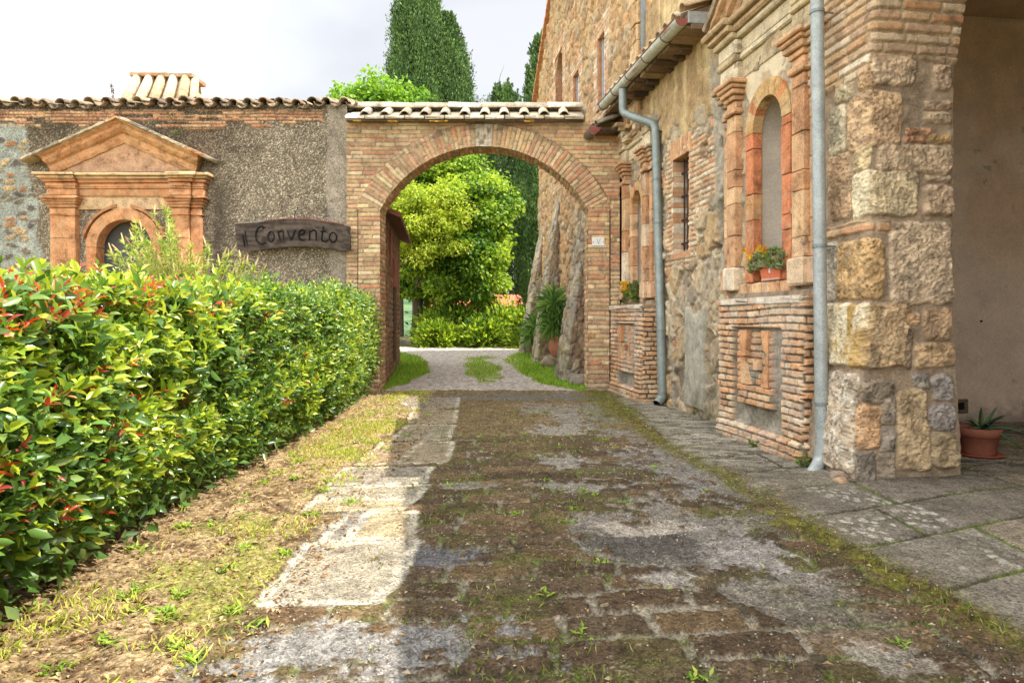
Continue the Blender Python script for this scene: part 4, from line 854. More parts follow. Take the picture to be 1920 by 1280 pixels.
# upper wall cap over the near shrine (roof edge that shades the lane)
b_ = MB()
for a_, c_, o_ in ((-3, 3.2, .10), (3.2, 4.42, .11), (4.42, 4.62, -.02), (4.62, 5.2, .12), (5.2, 5.52, -.10), (5.52, 8.95, .30)): b_.box((a_, 6.55, o_), (c_, 6.68, -4), S(120, 100, 80), ff)
for k in range(60): tile(b_, ff(np.array([-2.9+.2*k, 6.72, -.12])), ff(np.array([-2.9+.2*k, 6.84, -.7])), .09, .08, (0, 0, 1), tcol(RT), True, .018)
b_.build('upper_roof', M_TILE, house, True)
b_ = MB(); b_.box((6.0, -.05, -.5), (8.0, 1.7, -.46), S(120, 104, 84), ff); b_.box((8.75, 0, -.52), (UE1, 5.2, -.46), S(70, 60, 50), ff); b_.box((8.7, 5.0, -.02), (9.02, 6.5, -3), S(170, 146, 110), ff); b_.build('rear_wall', M_STONE, house)
# ------------------------------------------------------------------ arched porch with corner pier
porch = thing('arched_porch', 'shaded porch with big tufa stone corner pier and brick arch at right edge', 'porch', tuple(ff(np.array([5.5, 0, -.4]))))
UC = fu(1640); JL = .735
pl = lambda px, py: (-(fu(px, .06)-UC), fz(px, py, .06))          # front face pixel -> (p,z)
def pj(px, py):
    k = (px-960)/FX; X0, Y0 = FO[0]+FU[0]*UC, FU[1]*UC; t = (k*Y0-X0)/(.99034-k*.13865); return (t, CAMH-(py-HZ)/FX*(Y0+.13865*t))
def pp(px, py):
    if py > 690: q = (px-1603)/182*JL if px > 1603 else (px-1603)/59*.44; return (q, CAMH-(py-HZ)/FX*(5.74 if px > 1603 else 5.86))
    return pl(px, py) if px < 1640 else pj(px, py)
TF = [S(200, 166, 128), S(190, 154, 116), S(208, 178, 142), S(182, 150, 116)]; PK = [S(200, 172, 140), S(190, 162, 132), S(206, 180, 148)]
BLU = S(148, 139, 126); ORG = S(202, 160, 118)
ST = [(1612, 112, 1638, 170, TF[1]), (1568, 137, 1604, 190, S(206, 186, 150)), (1592, 172, 1697, 277, TF[0]), (1559, 200, 1588, 291, S(190, 176, 146)), (1604, 275, 1646, 318, S(200, 176, 134)), (1557, 290, 1600, 411, TF[3]), (1602, 320, 1723, 406, S(206, 184, 146)),
      (1549, 455, 1574, 566, S(176, 164, 144)), (1574, 447, 1669, 560, S(194, 158, 110)), (1553, 567, 1712, 712, S(200, 168, 128)), (1540, 699, 1606, 884, S(186, 166, 140)), (1603, 760, 1645, 843, ORG), (1604, 846, 1640, 912, S(140, 128, 112)), (1608, 715, 1668, 756, S(150, 134, 112)),
      (1644, 110, 1719, 163, PK[0]), (1748, 122, 1782, 169, PK[1]), (1735, 187, 1781, 206, PK[1]), (1735, 210, 1781, 232, PK[0]), (1703, 240, 1748, 254, S(180, 134, 98)), (1700, 256, 1738, 268, S(190, 140, 104)), (1744, 252, 1782, 268, S(196, 160, 110)), (1654, 271, 1784, 325, PK[0]),
      (1737, 329, 1782, 341, PK[2]), (1733, 347, 1783, 406, PK[1]), (1676, 416, 1784, 568, PK[2]), (1735, 575, 1782, 639, TF[3]), (1701, 584, 1729, 609, ORG), (1720, 642, 1786, 706, S(194, 162, 122)), (1703, 702, 1735, 732, BLU), (1738, 706, 1781, 756, S(156, 146, 136)), (1675, 732, 1731, 886, S(188, 162, 124)), (1735, 815, 1781, 884, S(168, 146, 112)),
      (1733, 760, 1781, 812, S(152, 142, 132)), (1645, 745, 1672, 800, S(158, 142, 122)), (1645, 804, 1673, 850, S(148, 136, 122)), (1643, 852, 1674, 900, S(156, 140, 118)), (1702, 615, 1716, 700, S(150, 128, 104)), (1672, 568, 1698, 574, TF[1])]
Up = np.concatenate([np.arange(-1.02, -.2, .010), np.arange(-.2, JL+.3, .0078)]); Up = Up[Up <= JL+.01]; Vp = np.arange(-.06, 5.42, .0085)
p, z = np.meshgrid(Up, Vp, indexing='ij'); fine = fbm(p*40, z*40, 181, 4); f9 = fbm(p*9, z*9, 182, 4); f2n = fbm(p*2, z*2, 183, 4); pores = voro(p*46, z*40, 184, .95)
C = mix(S(164, 142, 116), S(148, 128, 106), f9)*(.85+.3*fine)[..., None]; Hh = (f9-.5)*.03+fine*.006
wp = p+(f9-.5)*.05; wz = z+(fbm(p*8, z*8, 186, 3)-.5)*.05
for n_, (x0, y0, x1, y1, c) in enumerate(ST):
    ym = (y0+y1)/2; a_, b2_ = pp(x0, ym)[0], pp(x1, ym)[0]; xm = (max(min(x0, 1640), 0)+min(max(x1, 1640), 1785))/2 if x0 < 1640 < x1 else (x0+x1)/2
    z1, z0 = pp(xm, max(y0, 691) if ym > 690 else y0)[1], pp(xm, y1 if ym > 690 else min(y1, 690))[1]; ca, cb = (b2_-a_)/2, (z1-z0)/2; rr = min(.06, .5*ca, .5*cb); th_ = (h2(np.array([n_]), np.array([3]), 5)[0]-.5)*.1
    qx = np.abs(wp-(a_+b2_)/2+th_*(wz-(z0+z1)/2))-ca+rr; qz = np.abs(wz-(z0+z1)/2)-cb+rr
    d = np.minimum(np.maximum(qx, qz), 0)+np.hypot(np.maximum(qx, 0), np.maximum(qz, 0))-rr
    t = ss(.005, -.005, d+(fine-.5)*.012); dome = ss(0, -.025, d); rough = (fbm(p*16, z*16, 190+n_, 4)-.5)
    cc = mix(c*.70, c*1.22, ss(.35, .65, fbm(p*15, z*15, 230+n_, 5))); cc = mix(cc, c*.55, ss(.30, .16, pores[0])*(pores[2] > .72))
    if n_ == 9: cc = mix(cc, mix(S(226, 214, 180), S(170, 136, 66), ss(.45, .62, fbm(p*9, z*2.6, 301, 4))), ss(.12, -.06, p)*.75)
    if n_ == 10: cc = mix(cc, S(220, 210, 190), ss(.52, .6, fbm(p*30, z*22, 302, 4))*.8)
    if n_ == 6: cc = mix(cc, S(236, 222, 186), ss(.03, -.01, p)*.6)
    C = mix(C, cc, t); Hh = Hh*(1-t)+t*(.020+.012*dome+.016*rough*dome+.03*(fine-.5)*dome+.012*(fbm(p*70, z*70, 189, 2)-.5)-.02*ss(.30, .16, pores[0])*(pores[2] > .72))
    if n_ in (9, 31, 23): Hh = Hh+t*dome*.025
# brick levelling bands and arch bricks
mb_, a, b = bricks(p, z, .085, .30, 191, .02, .008); bb_ = pal(a, BK+OC)*(.78+.3*fine)[..., None]
zt_ = pl(1600, 150)[1]; tz = ss(-.04, .03, z-zt_-np.where(p > 0, .12, 0)+(f9-.5)*.12); C = mix(C, mix(S(176, 152, 122)*(.8+.4*fine)[..., None], bb_, mb_), tz); Hh = Hh*(1-tz)+tz*(.01+.022*mb_+.008*a)
zb0, zb1 = pl(1600, 442)[1], pl(1600, 415)[1]; tz = ss(0, .02, z-zb0+(f9-.5)*.05)*ss(0, .02, zb1-z+(f9-.5)*.05)*ss(.22, .16, p); C = mix(C, mix(S(186, 160, 128), pal(a, OC)*(.8+.3*fine)[..., None], mb_), tz*.95); Hh = Hh*(1-tz)+tz*(.012+.02*mb_)
cmb = ss(.52, .6, fbm(p*1.5, z*1.5, 192))*ss(0, .05, p); Hh = Hh+cmb*.006*np.sin(p*160+f9*9)*(z > 2.6)*(z < 3.2)
pass
bat = .06+.20*ss(1.9, -.05, z); zsp = 3.35; Ra = 2.35; sh_ = np.where(z > zsp, Ra-np.sqrt(np.maximum(Ra*Ra-(z-zsp)**2, .05)), 0)
def ppan(P_, Z_, h):
    q = P_; r_ = .045; a_ = np.clip((q/r_+1)/2, 0, 1)*math.pi/2     # rounded corner
    fx = np.where(q < -r_, UC-q-sh_*0, UC); 
    u_ = np.where(q < -r_, UC-q, np.where(q > r_, UC, UC+r_*(1-np.sin(a_))))
    o_ = np.where(q < -r_, bat, np.where(q > r_, bat-(q)*(JL+bat)/JL, bat-r_*(1-np.cos(a_))))
    nu = np.where(q < -r_, 0, np.where(q > r_, -1, -np.sin(a_))); no = np.where(q < -r_, 1, np.where(q > r_, 0, np.cos(a_)))
    u_ = u_+nu*h-sh_-bat*.35*ss(1.9, -.05, Z_)*(q > -r_); return ff(np.stack([u_, Z_, o_+no*h], -1))
panel(Up, Vp, ppan, Hh, C, M_STONE, porch, None, ('pier',))
b_ = MB(); b_.box((UC-3.6, 5.38, .05), (6.2, 6.6, -.73), S(176, 146, 112), ff); b_.box((UC-4.6, -.05, .05), (UC-4.0, 5.4, -.73), S(176, 146, 112), ff); b_.box((-3, -.05, .05), (UC-4.62, 6.6, -.73), S(176, 146, 112), ff); b_.box((UC-4.6, 5.38, .05), (UC-3.62, 6.6, -.73), S(176, 146, 112), ff)
b_.build('arch_wall', M_STONE, porch)
def pplate(u0, u1, o0, o1, z0, z1, nm, c, sd, m_): 
    b = MB(); b.box((u0, z0, o0), (u1, z1, o1), c, ff); return b.build(nm, m_, porch)
INW = S(226, 206, 182)
u_, v_ = np.meshgrid(np.arange(-7.2, -.70, .03), np.arange(-.03, 5.3, .03), indexing='ij'); f2 = fbm(u_*1.1, v_*1.1, 195, 5); fi = fbm(u_*14, v_*14, 196, 3)
C_ = mix(INW, S(214, 180, 142), ss(.45, .62, f2)*.5*ss(1.8, 2.6, v_)); C_ = mix(C_, S(140, 124, 108), ss(.35, .0, v_+(fi-.5)*.3)*.7); C_ = mix(C_, S(96, 82, 68), ss(.80, .84, fbm(u_*7, v_*7, 197))*.4)
panel(u_[:, 0], v_[0], lambda a_, b2_, h: ff(np.stack([8.5+h*-1, b2_, a_], -1)), (f2-.5)*.02+fi*.004, C_, M_PLASTER, porch, None, ('plaster_wall',))
pplate(8.52, 8.6, -.7, -7.2, -.05, 5.4, 'rear_wall', INW, 1, M_PLASTER); pplate(.5, 8.5, -7.2, -7.3, -.05, 5.4, 'rear_wall', INW, 1, M_PLASTER); pplate(.4, .5, -.7, -7.2, -.05, 5.4, 'rear_wall', INW, 1, M_PLASTER)
pplate(.4, 8.6, -.72, -7.3, 5.32, 5.5, 'ceiling', S(206, 180, 150), 1, M_PLASTER)
pplate(6.05, 8.5, -.70, -.74, -.05, 5.4, 'inner_wall', INW, 1, M_PLASTER)
# vent box in the plaster wall
def inr(px, py, d=0.):      # pixel on the plaster wall u=8.5
    k = (px-960)/FX; uu = 8.5-d; o = (3.94-.13865*uu-k*.99034*uu)/(.99034-k*.13865); Y = .99034*uu-.13865*o; return o, CAMH-(py-HZ)/FX*Y
o0, z1 = inr(1784, 748); o1, z0 = inr(1813, 774); fi_ = frame(FO+FU*8.5, -FN, FZ, -FU)
b_ = MB(); x0, x1 = -o0, -o1
for a_, c_, d_, e_ in ((x0, x1, z1-.045, z1), (x0, x1, z0, z0+.045), (x0, x0+.05, z0+.046, z1-.046), (x1-.05, x1, z0+.046, z1-.046)): b_.box((a_, d_, -.05), (c_, e_, .03), S(120, 108, 84), fi_)
vt_ = b_.build('wall_vent', M_TERRA, porch); b_ = MB(); b_.box((x0+.04, z0+.04, -.04), (x1-.04, z1-.04, .008), S(30, 26, 22), fi_); b_.build('opening', M_DARK, vt_)
b_ = MB(); o0, z0 = inr(1838, 602); b_.lathe([(.0, .02), (.014, .015), (.016, 0)], (0, 0, 0), S(50, 44, 38), 8); vv = b_.V[0]; b_.V[0] = fi_(np.c_[vv[:, 0]-o0, vv[:, 1]+z0, vv[:, 2]+.01]); b_.build('nail', M_RUST, porch)
# ------------------------------------------------------------------ tall gabled building behind the gateway
TY0, TY1 = 11.8, 22.3; TXf = lambda y: 3.69-.127*y
tall = thing('tall_stone_building', 'tall gabled rubble stone building with buttresses behind the gateway', 'building', (TXf(17), 17, .1))
TL = math.hypot(1, .127); TU = np.array([-.127, 1, 0])/TL; TN = np.array([-1, -.127, 0])/TL; TO = np.array([3.69, 0, 0]); ft = frame(TO, TU, FZ, TN)
def tu(px, o=0.): k = (px-960)/FX; return (3.69+TN[0]*o-k*TN[1]*o)/(k*TU[1]-TU[0])
def tz(px, py, o=0.): return CAMH-(py-HZ)/FX*(TU[1]*tu(px, o)+TN[1]*o)
WINS = [('arch', 1045, 1058, 100, 330), ('rect', 1079, 1089, 137, 260), ('rect', 1126, 1138, 66, 194)]
W = []
for k_, p0, p1, y0, y1 in WINS:
    a_, b2_ = tu(p1), tu(p0); pm = (p0+p1)/2; W.append((k_, a_, b2_, tz(pm, y1), tz(pm, y0)))
uv0, uv1 = tu(1035), tu(1003.5); zv0, zv1 = tz(1035, 0), tz(1003.5, 197); sl_ = (zv1-zv0)/(uv1-uv0)
Ut = np.arange(TY0*TL, tu(1012)+.0, .034); Vt = np.arange(0., 13.2, .034); u, v = np.meshgrid(Ut, Vt, indexing='ij')
fine = fbm(u*18, v*18, 401, 3); f9 = fbm(u*5, v*5, 402, 4); f2n = fbm(u*.7, v*.7, 403, 4)
wu = u+(f9-.5)*.25; wv = v+(fbm(u*5, v*5, 404, 3)-.5)*.2; vo = voro(wu*2.6, wv*3.6, 405, .9)
m = ss(.05, .16, vo[1]-vo[0]); C = mix(S(176, 150, 114)*(.8+.4*fine)[..., None], pal(vo[3], [S(186, 150, 106), S(170, 134, 94), S(198, 166, 122), S(156, 124, 90), S(190, 144, 98), S(178, 158, 126)])*(.7+.55*fine)[..., None], m*.85)
C = mix(C, S(188, 158, 108), ss(.5, .65, f2n)*.35); Hh = m*.05*(.4+vo[2])+fine*.03+(f9-.5)*.05
C = mix(C, S(112, 96, 74), ss(1.6, .2, v)*.5)
keep = (v < zv1+(uv1-u)*(-sl_)) & ~((u < 12.86*TL) & (v < 4.8))
for k_, a_, b2_, z0, z1 in W:
    d = np.maximum(np.maximum(a_-u, u-b2_), np.maximum(z0-v, v-z1)); mk, ak, bk = bricks(u, v, .11, .34, 406, .02); t = ss(.40, .34, d); C = mix(C, mix(S(170, 146, 112), pal(ak, BK+OC)*(.8+.3*fine)[..., None], mk), t); Hh = Hh*(1-t)+t*(.04+mk*.02)
    keep &= ~((u > a_) & (u < b2_) & (v > z0) & (v < z1))
panel(Ut, Vt, fpan(ft), Hh, C, M_STONE, tall, None, ('side_wall',), keep)
for k_, a_, b2_, z0, z1 in W:
    b_ = MB(); b_.box((a_-.02, z0-.02, -.30), (b2_+.02, z1+.02, -.26), S(34, 32, 32), ft); wn = b_.build('window', M_DARK, tall)
    b_ = MB()
    for ue, s_ in ((a_, -1), (b2_, 1)): b_.box((ue, z0, -.33), (ue+s_*.1, z1, .05), S(176, 128, 92)*.95, ft)
    b_.box((a_-.1, z1, -.33), (b2_+.1, z1+.12, .055), S(182, 136, 98), ft); b_.box((a_-.1, z0-.1, -.33), (b2_+.1, z0, .09), S(186, 150, 112), ft)
    if k_ == 'arch':
        for q in range(8):
            t0, t1 = [math.pi*(x_/8)-math.pi/2 for x_ in (q, q+1)]; c_, r_ = (a_+b2_)/2, (b2_-a_)/2; P = [(c_+r_*math.sin(t), z1-r_+r_*1.0*math.cos(t)) for t in (t0, t1)]+[(P_[0], z1+.01) for P_ in [(c_+r_*math.sin(t1),), (c_+r_*math.sin(t0),)]]
            b_.prism(P, -.3, .03, S(176, 140, 102), ft)
    b_.build('brick_frame', M_BRICK, wn)
    b_ = MB()
    if k_ == 'rect':
        for ue in (a_+.02, b2_-.07): b_.box((ue, z0, -.22), (ue+.05, z1, -.02), S(150, 150, 148), ft)
        b_.box((a_+.072, z0+.01, -.2), (b2_-.072, z1-.01, -.05), S(196, 200, 202), ft)
        b_.build('shutter', M_RUST, wn)
    else:
        b_.box((a_, z0+1.0, -.25), (b2_, z0+1.1, .02), S(150, 136, 112), ft); b_.build('ledge', M_STONE, wn)
# gable verge of brick tiles
b_ = MB(); k = 0; L_ = math.hypot(uv1-11.9, (uv1-11.9)*sl_)
b_.mould((uv1+.12, zv1-.12*-sl_-.1, 15.0, zv1+(uv1-15.0)*(-sl_)), [(-.1, .14), (.16, .14), (.16, .04), (.10, .02), (.10, -.14), (-.1, -.14)], S(190, 132, 92), ft, .02); b_.build('gable_verge', M_BRICK, tall)
zf_ = zv1+(uv1-12)*(-sl_)
# front wall facing the camera with quoins, and hidden far walls / roof
u_, v_ = np.meshgrid(np.arange(0, 7.5, .035), np.arange(4.6, 12.6, .035), indexing='ij'); fine = fbm(u_*18, v_*18, 411, 3); f9 = fbm(u_*4, v_*4, 412, 4); vo = voro(u_*2.1+f9*.5, v_*3.0+f9*.4, 413, .9); m = ss(.04, .15, vo[1]-vo[0])
C_ = mix(S(178, 150, 112)*(.8+.4*fine)[..., None], pal(vo[3], [S(186, 150, 106), S(160, 122, 86), S(198, 166, 122), S(150, 116, 84), S(196, 152, 92), S(176, 158, 126)])*(.7+.55*fine)[..., None], m*.85)
fx_ = frame((TXf(TY0), TY0, 0), (.9903, .1386, 0), (0, 0, 1), (.1386, -.9903, 0))
panel(u_[:, 0], v_[0], fpan(fx_), m*.05*(.4+vo[2])+fine*.03, C_, M_STONE, tall, None, ('front_wall',))
b_ = MB(); z = 4.8; k = 0
while z < 12.3:
    h = random.uniform(.28, .42); w_ = .5 if k % 2 else .32; b_.box((-.05, z, -.3), (w_, z+h-.012, .055), random.choice([S(196, 162, 118), S(182, 146, 102), S(204, 172, 130)]), fx_, .02, .02)
    b_.box((TY0*TL-.02, z, -.2), (TY0*TL+(.82-w_), z+h-.012, .062), random.choice([S(196, 162, 118), S(182, 146, 102), S(204, 172, 130)]), ft, .02, .02); z += h; k += 1
b_.build('quoins', M_STONE, tall)
b_ = MB(); b_.tube([fx_(np.array([.02, 12.4, .14])), fx_(np.array([.04, 5.3, .14]))], .05, S(158, 166, 176), 14); dp = b_.build('downpipe', M_ZINC, tall, True)
b_ = MB(); b_.box((TY0*TL, 0, -.5), (tu(1012), 8.3, -.46), S(120, 100, 76), ft); b_.box((tu(1012)-.3, 0, -.48), (tu(1012)-.01, 8.4, -8), S(170, 140, 104), ft); 
P = [(TY0*TL, 8.0), (tu(1012), 8.0), (15.2, 13.0), (13, 13.0), (TY0*TL, 12.3)]
b_.prism(P, -.52, -8, S(150, 116, 88), frame(TO, TU, FZ, TN)); b_.build('rear_wall', M_STONE, tall)
# three raking buttresses
for i_, (uc, w_, zt_, pj_) in enumerate(((14.95, .8, 5.2, .78), (19.0, .55, 4.7, .68), (21.75, .7, 4.0, .66))):
    U_ = np.arange(0, 1.001, .04); nu_ = 3*len(U_); s_ = np.linspace(0, 1, 110); V_ = np.linspace(0, 1.04, int(zt_/.022))
    uu, vv = np.meshgrid(s_, V_, indexing='ij'); prj = pj_*(1-vv)**1.0+.02
    # path: near side (0-.33) -> face (.33-.67) -> far side
    lu = np.where(uu < .36, -w_/2, np.where(uu > .64, w_/2, (uu-.36)/.28*w_-w_/2)); lo = np.where(uu < .36, uu/.36*prj, np.where(uu > .64, (1-uu)/.36*prj, prj))
    zz = gz(0, uc)+vv*zt_-.1; sd_ = uu*3; fi = fbm(sd_*9, zz*7, 420+i_, 4); v2 = voro(sd_*4+fi, zz*3.2, 425+i_, .9); m = ss(.05, .15, v2[1]-v2[0]); h = (m*.06*(.4+v2[2])+fi*.06+fbm(sd_*30, zz*22, 429, 3)*.03)*.6*np.minimum(1, prj/.2)
    C_ = mix(S(150, 140, 122)*(.7+.6*fi)[..., None], pal(v2[3], [S(174, 162, 140), S(150, 140, 122), S(188, 172, 142), S(134, 122, 104), S(164, 142, 108)])*(.65+.6*fi)[..., None], m)
    C_ = mix(C_, S(112, 112, 72), ss(1.6, .2, zz)*ss(.45, .6, fi)*.6); C_ = mix(C_, S(136, 104, 78), ((uu < .34))*ss(.45, .6, fbm(sd_*2, zz*1.3, 431))*.6)
    X_ = ft(np.stack([uc+lu+np.where(uu < .36, -h, np.where(uu > .64, h, 0)), zz, lo+np.where((uu >= .36) & (uu <= .64), h, 0)], -1))
    ii = np.arange(X_.shape[0]*X_.shape[1]).reshape(X_.shape[:2]); mesh_obj('buttress', X_.reshape(-1, 3), [np.stack([ii[:-1, :-1], ii[1:, :-1], ii[1:, 1:], ii[:-1, 1:]], -1).reshape(-1, 4)], C_.reshape(-1, 3), M_STONE, tall, True)
# ------------------------------------------------------------------ outbuilding through the arch on the left
out = thing('outbuilding', 'dark stone outbuilding with brown eave just inside the gateway on the left', 'outbuilding', (-3.2, 16, 0))
u_, v_ = np.meshgrid(np.arange(13.3, 18.3, .03), np.arange(-.05, 3.75, .03), indexing='ij'); fine = fbm(u_*20, v_*20, 441, 3); mk, ak, bk = bricks(u_, v_, .12, .35, 442, .02, .02); f2 = fbm(u_*1.3, v_*1.3, 443)
C_ = mix(S(120, 100, 80), pal(ak, [S(150, 110, 84), S(136, 98, 74), S(164, 124, 94), S(120, 96, 78)])*(.7+.4*fine)[..., None], mk); C_ = mix(C_, S(130, 120, 104), ss(.5, .6, f2)*.6)
fo2 = frame((-2.50+.105*13.3, 0, 0), (-.105, 1, 0), (0, 0, 1), (.9945, .105, 0))
panel(u_[:, 0], v_[0], fpan(fo2), mk*.02+fine*.01, C_, M_BRICK, out, None, ('wall',))
b_ = MB(); b_.box((18.26, -.1, -.03), (18.3, 3.7, -3), S(150, 116, 90), fo2); b_.box((13.32, -.1, -2.9), (18.26, 3.7, -3), S(150, 116, 90), fo2); b_.build('rear_wall', M_BRICK, out)
b_ = MB(); b_.add(fo2(np.array([[13.34, 3.36, .32], [18.5, 3.36, .32], [18.5, 4.7, -3.2], [13.34, 4.7, -3.2], [13.34, 3.46, .32], [18.5, 3.46, .32], [18.5, 4.8, -3.2], [13.34, 4.8, -3.2]])), [[[3, 2, 1, 0], [4, 5, 6, 7], [0, 1, 5, 4], [1, 2, 6, 5], [2, 3, 7, 6], [3, 0, 4, 7]]], S(120, 82, 64)); b_.build('eave', M_WOOD, out)
b_ = MB(); b_.tube([fo2(np.array([14.6, 3.3, .05])), fo2(np.array([14.6, 2.5, .05]))], .03, S(150, 96, 80), 8); b_.build('drain_pipe', M_RUST, out); b_ = MB(); b_.box((15.6, .4, -.01), (16.3, 2.1, .05), S(84, 66, 54), fo2); b_.box((15.5, 2.095, -.01), (16.4, 2.75, .07), S(150, 92, 76), fo2); b_.build('doorway', M_WOOD, out)
# ------------------------------------------------------------------ far shed and stone wall
shed = thing('open_shed', 'low shed with rust orange corrugated roof behind the far shrubs', 'shed', (-1.8, 33.5, .5))
b_ = MB(); x0, x1 = at(798, 0, 33)[0], at(990, 0, 33)[0]; n_ = 120; xs = np.linspace(x0, x1, n_); z0, z1 = at(0, 574, 32.6)[2], at(0, 552, 34.6)[2]
V = np.concatenate([np.c_[xs, np.full(n_, 32.6), z0+.03*np.sin(xs*2*math.pi/.16)], np.c_[xs+.25, np.full(n_, 34.8), z1+.03*np.sin(xs*2*math.pi/.16)]]); k = np.arange(n_-1)
b_.add(V, [np.stack([k, k+1, k+1+n_, k+n_], -1)], S(206, 120, 84)); b_.build('corrugated_roof', M_TILE, shed)
b_ = MB(); b_.box((x0+.2, 33.0, .3), (x1, 34.6, z0-.03), S(96, 84, 70)); b_.build('wall', M_WOOD, shed)
fw = MB(); 
for k in range(60):
    px = random.uniform(742, 786); r_ = random.randrange(3); c = at(px, 652-r_*6, 27.0); s_ = random.uniform(.09, .2); fw.box(c-[s_, .15, s_*.6], c+[s_, .15, s_*.6], S(190, 182, 168)*random.uniform(.7, 1.1), None, .05, .03)
tag(fw.build('dry_stone_wall', M_STONE), 'low pale dry stone wall beyond the drive left of the tree trunk', 'stone wall')
cot = thing('far_cottage', 'tiny far house with terracotta chimney and tan roof below the hills', 'house', at(766, 640, 44))
b_ = MB(); c = at(766, 640, 44); b_.box(c+[-1.0, 0, -1.8], c+[.8, 2, .12], S(190, 160, 120)); b_.build('wall', M_STONE, cot); b_ = MB(); b_.prism([(c[0]-1.2, c[2]+.1), (c[0]+1.0, c[2]+.1), (c[0]+.1, c[2]+.42)], 43.8, 46.2, S(206, 170, 120), frame((0, 0, 0), (1, 0, 0), (0, 0, 1), (0, 1, 0))); b_.build('roof', M_TILE, cot); b_ = MB(); b_.box(c+[.22, .4, .1], c+[.52, .8, 1.0], S(200, 130, 92)); b_.build('chimney', M_BRICK, cot)
# ------------------------------------------------------------------ rocks, steps
def rock(c, s, col, lab, cat='rock', flat=.7):
    th, ph = np.meshgrid(np.linspace(0, 2*math.pi, 25)[:-1], np.linspace(.02, math.pi-.02, 13), indexing='ij'); d = np.stack([np.sin(ph)*np.cos(th), np.sin(ph)*np.sin(th), np.cos(ph)*flat], -1)
    sd = int(abs(c[0]*1000)) % 997; r = .75+.5*fbm(d[..., 0]*2+9, d[..., 1]*2+d[..., 2]*3+9, sd, 4); V = c+d*r[..., None]*s; n, m_ = th.shape; i = np.arange(n*m_).reshape(n, m_)
    q = np.stack([i, np.roll(i, -1, 0)], -1); Q = np.stack([q[:, :-1, 0], q[:, 1:, 0], q[:, 1:, 1], q[:, :-1, 1]], -1).reshape(-1, 4)
    f = fbm(d[..., 0]*6+3, d[..., 2]*6+d[..., 1]*4+3, sd+1, 4); return tag(mesh_obj('rock', V.reshape(-1, 3), [Q], (np.array(col)[None, None]*(.6+.8*f[..., None])).reshape(-1, 3), M_STONE, None, True), lab, cat)
rock(np.array([1.36, 13.75, .12]), .23, S(128, 118, 104), 'pitted grey rock on the turf against the right gateway pier')
rock(np.array([1.42, 15.35, .20]), .30, S(140, 130, 108), 'mossy block of stone at the foot of the nearest buttress')
rock(np.array([1.02, 17.3, .26]), .28, S(150, 134, 110), 'squat stone below the ribbed urn')
rock(ff(np.array([5.93, .03, .34])), .09, S(140, 122, 104), 'brown stone beside the mouth of the near downpipe'); rock(ff(np.array([5.80, .02, .40])), .07, S(176, 140, 104), 'tan stone fragment under the leaning corner slab')
# ------------------------------------------------------------------ pots
def lathe_thing(nm, prof, c, col, lab, cat, mat_=M_TERRA): 
    b = MB(); b.lathe(prof, c, col, 36); return tag(b.build(nm, mat_, None, True), lab, cat)
pc_ = np.array([*gp(1830, 862), .03]); pc_ = np.array([pc_[0]+.03, pc_[1], .035])
lathe_thing('saucer', [(0, .004), (.17, .004), (.205, .03), (.212, .036), (.205, .04), (.18, .016), (0, .014)], pc_, S(168, 92, 66), 'round terracotta saucer under the aloe pot on the porch floor', 'saucer')
pot = thing('terracotta_pot', 'round terracotta pot standing on a saucer inside the porch', 'plant pot', pc_)
b_ = MB(); b_.lathe([(0, .016), (.135, .016), (.142, .05), (.168, .20), (.178, .205), (.190, .21), (.194, .285), (.186, .29), (.176, .285), (.168, .25)], pc_, S(142, 86, 64), 36); b_.build('body', M_TERRA, pot, True)
b_ = MB(); b_.lathe([(.170, .26), (.1, .268), (0, .27)], pc_, S(70, 54, 42), 24); b_.build('soil', M_GROUND, pot)
def rosette(nm, c, n, L, wd, col, lab, cat, up=(.2, 1.3), droop=.25, mat_=M_LEAFM, thick=True, tilt=(0, 0)):
    b = MB()
    for k in range(n):
        a = k*2.4+random.uniform(-.2, .2); el = up[0]+(up[1]-up[0])*(k/n); l = L*random.uniform(.8, 1.1)*(1-.25*k/n); d = np.array([math.cos(a)*math.cos(el)+tilt[0], math.sin(a)*math.cos(el)+tilt[1], math.sin(el)]); s = np.array([-math.sin(a), math.cos(a), 0]); nn = np.cross(s, d); P = []; m_ = 7
        for t in np.linspace(0, 1, m_):
            p = c+d*l*t+np.array([0, 0, -1])*droop*l*t*t*math.cos(el); w_ = wd*(1-t)**.7*(.6+.8*min(1, t*4)) if t < 1 else .001
            P += [p-s*w_/2+nn*w_*.25, p, p+s*w_/2+nn*w_*.25]+([p-nn*w_*.25] if thick else [p-nn*.001])
        o = np.arange(m_-1)*4; Q = np.concatenate([np.stack([o+a_, o+b_2, o+4+b_2, o+4+a_], -1) for a_, b_2 in ((0, 1), (1, 2), (2, 3), (3, 0))])
        b.add(np.array(P), [Q], np.array(random.choice(col))*random.uniform(.8, 1.2))
    return tag(b.build(nm, mat_, None, True), lab, cat)
rosette('aloe_plant', pc_+[0.03, 0, .27], 14, .40, .045, [S(96, 128, 84), S(84, 116, 80), S(120, 140, 92)], 'spiky green aloe plant growing in the terracotta pot', 'aloe', (.0, 1.35), .6, tilt=(.15, -.05))
uc_ = np.array([at(1044, 0, 17.2)[0], 17.2, .42])
ur = thing('ribbed_urn', 'ribbed terracotta urn set between the buttresses beyond the gateway', 'urn', uc_)
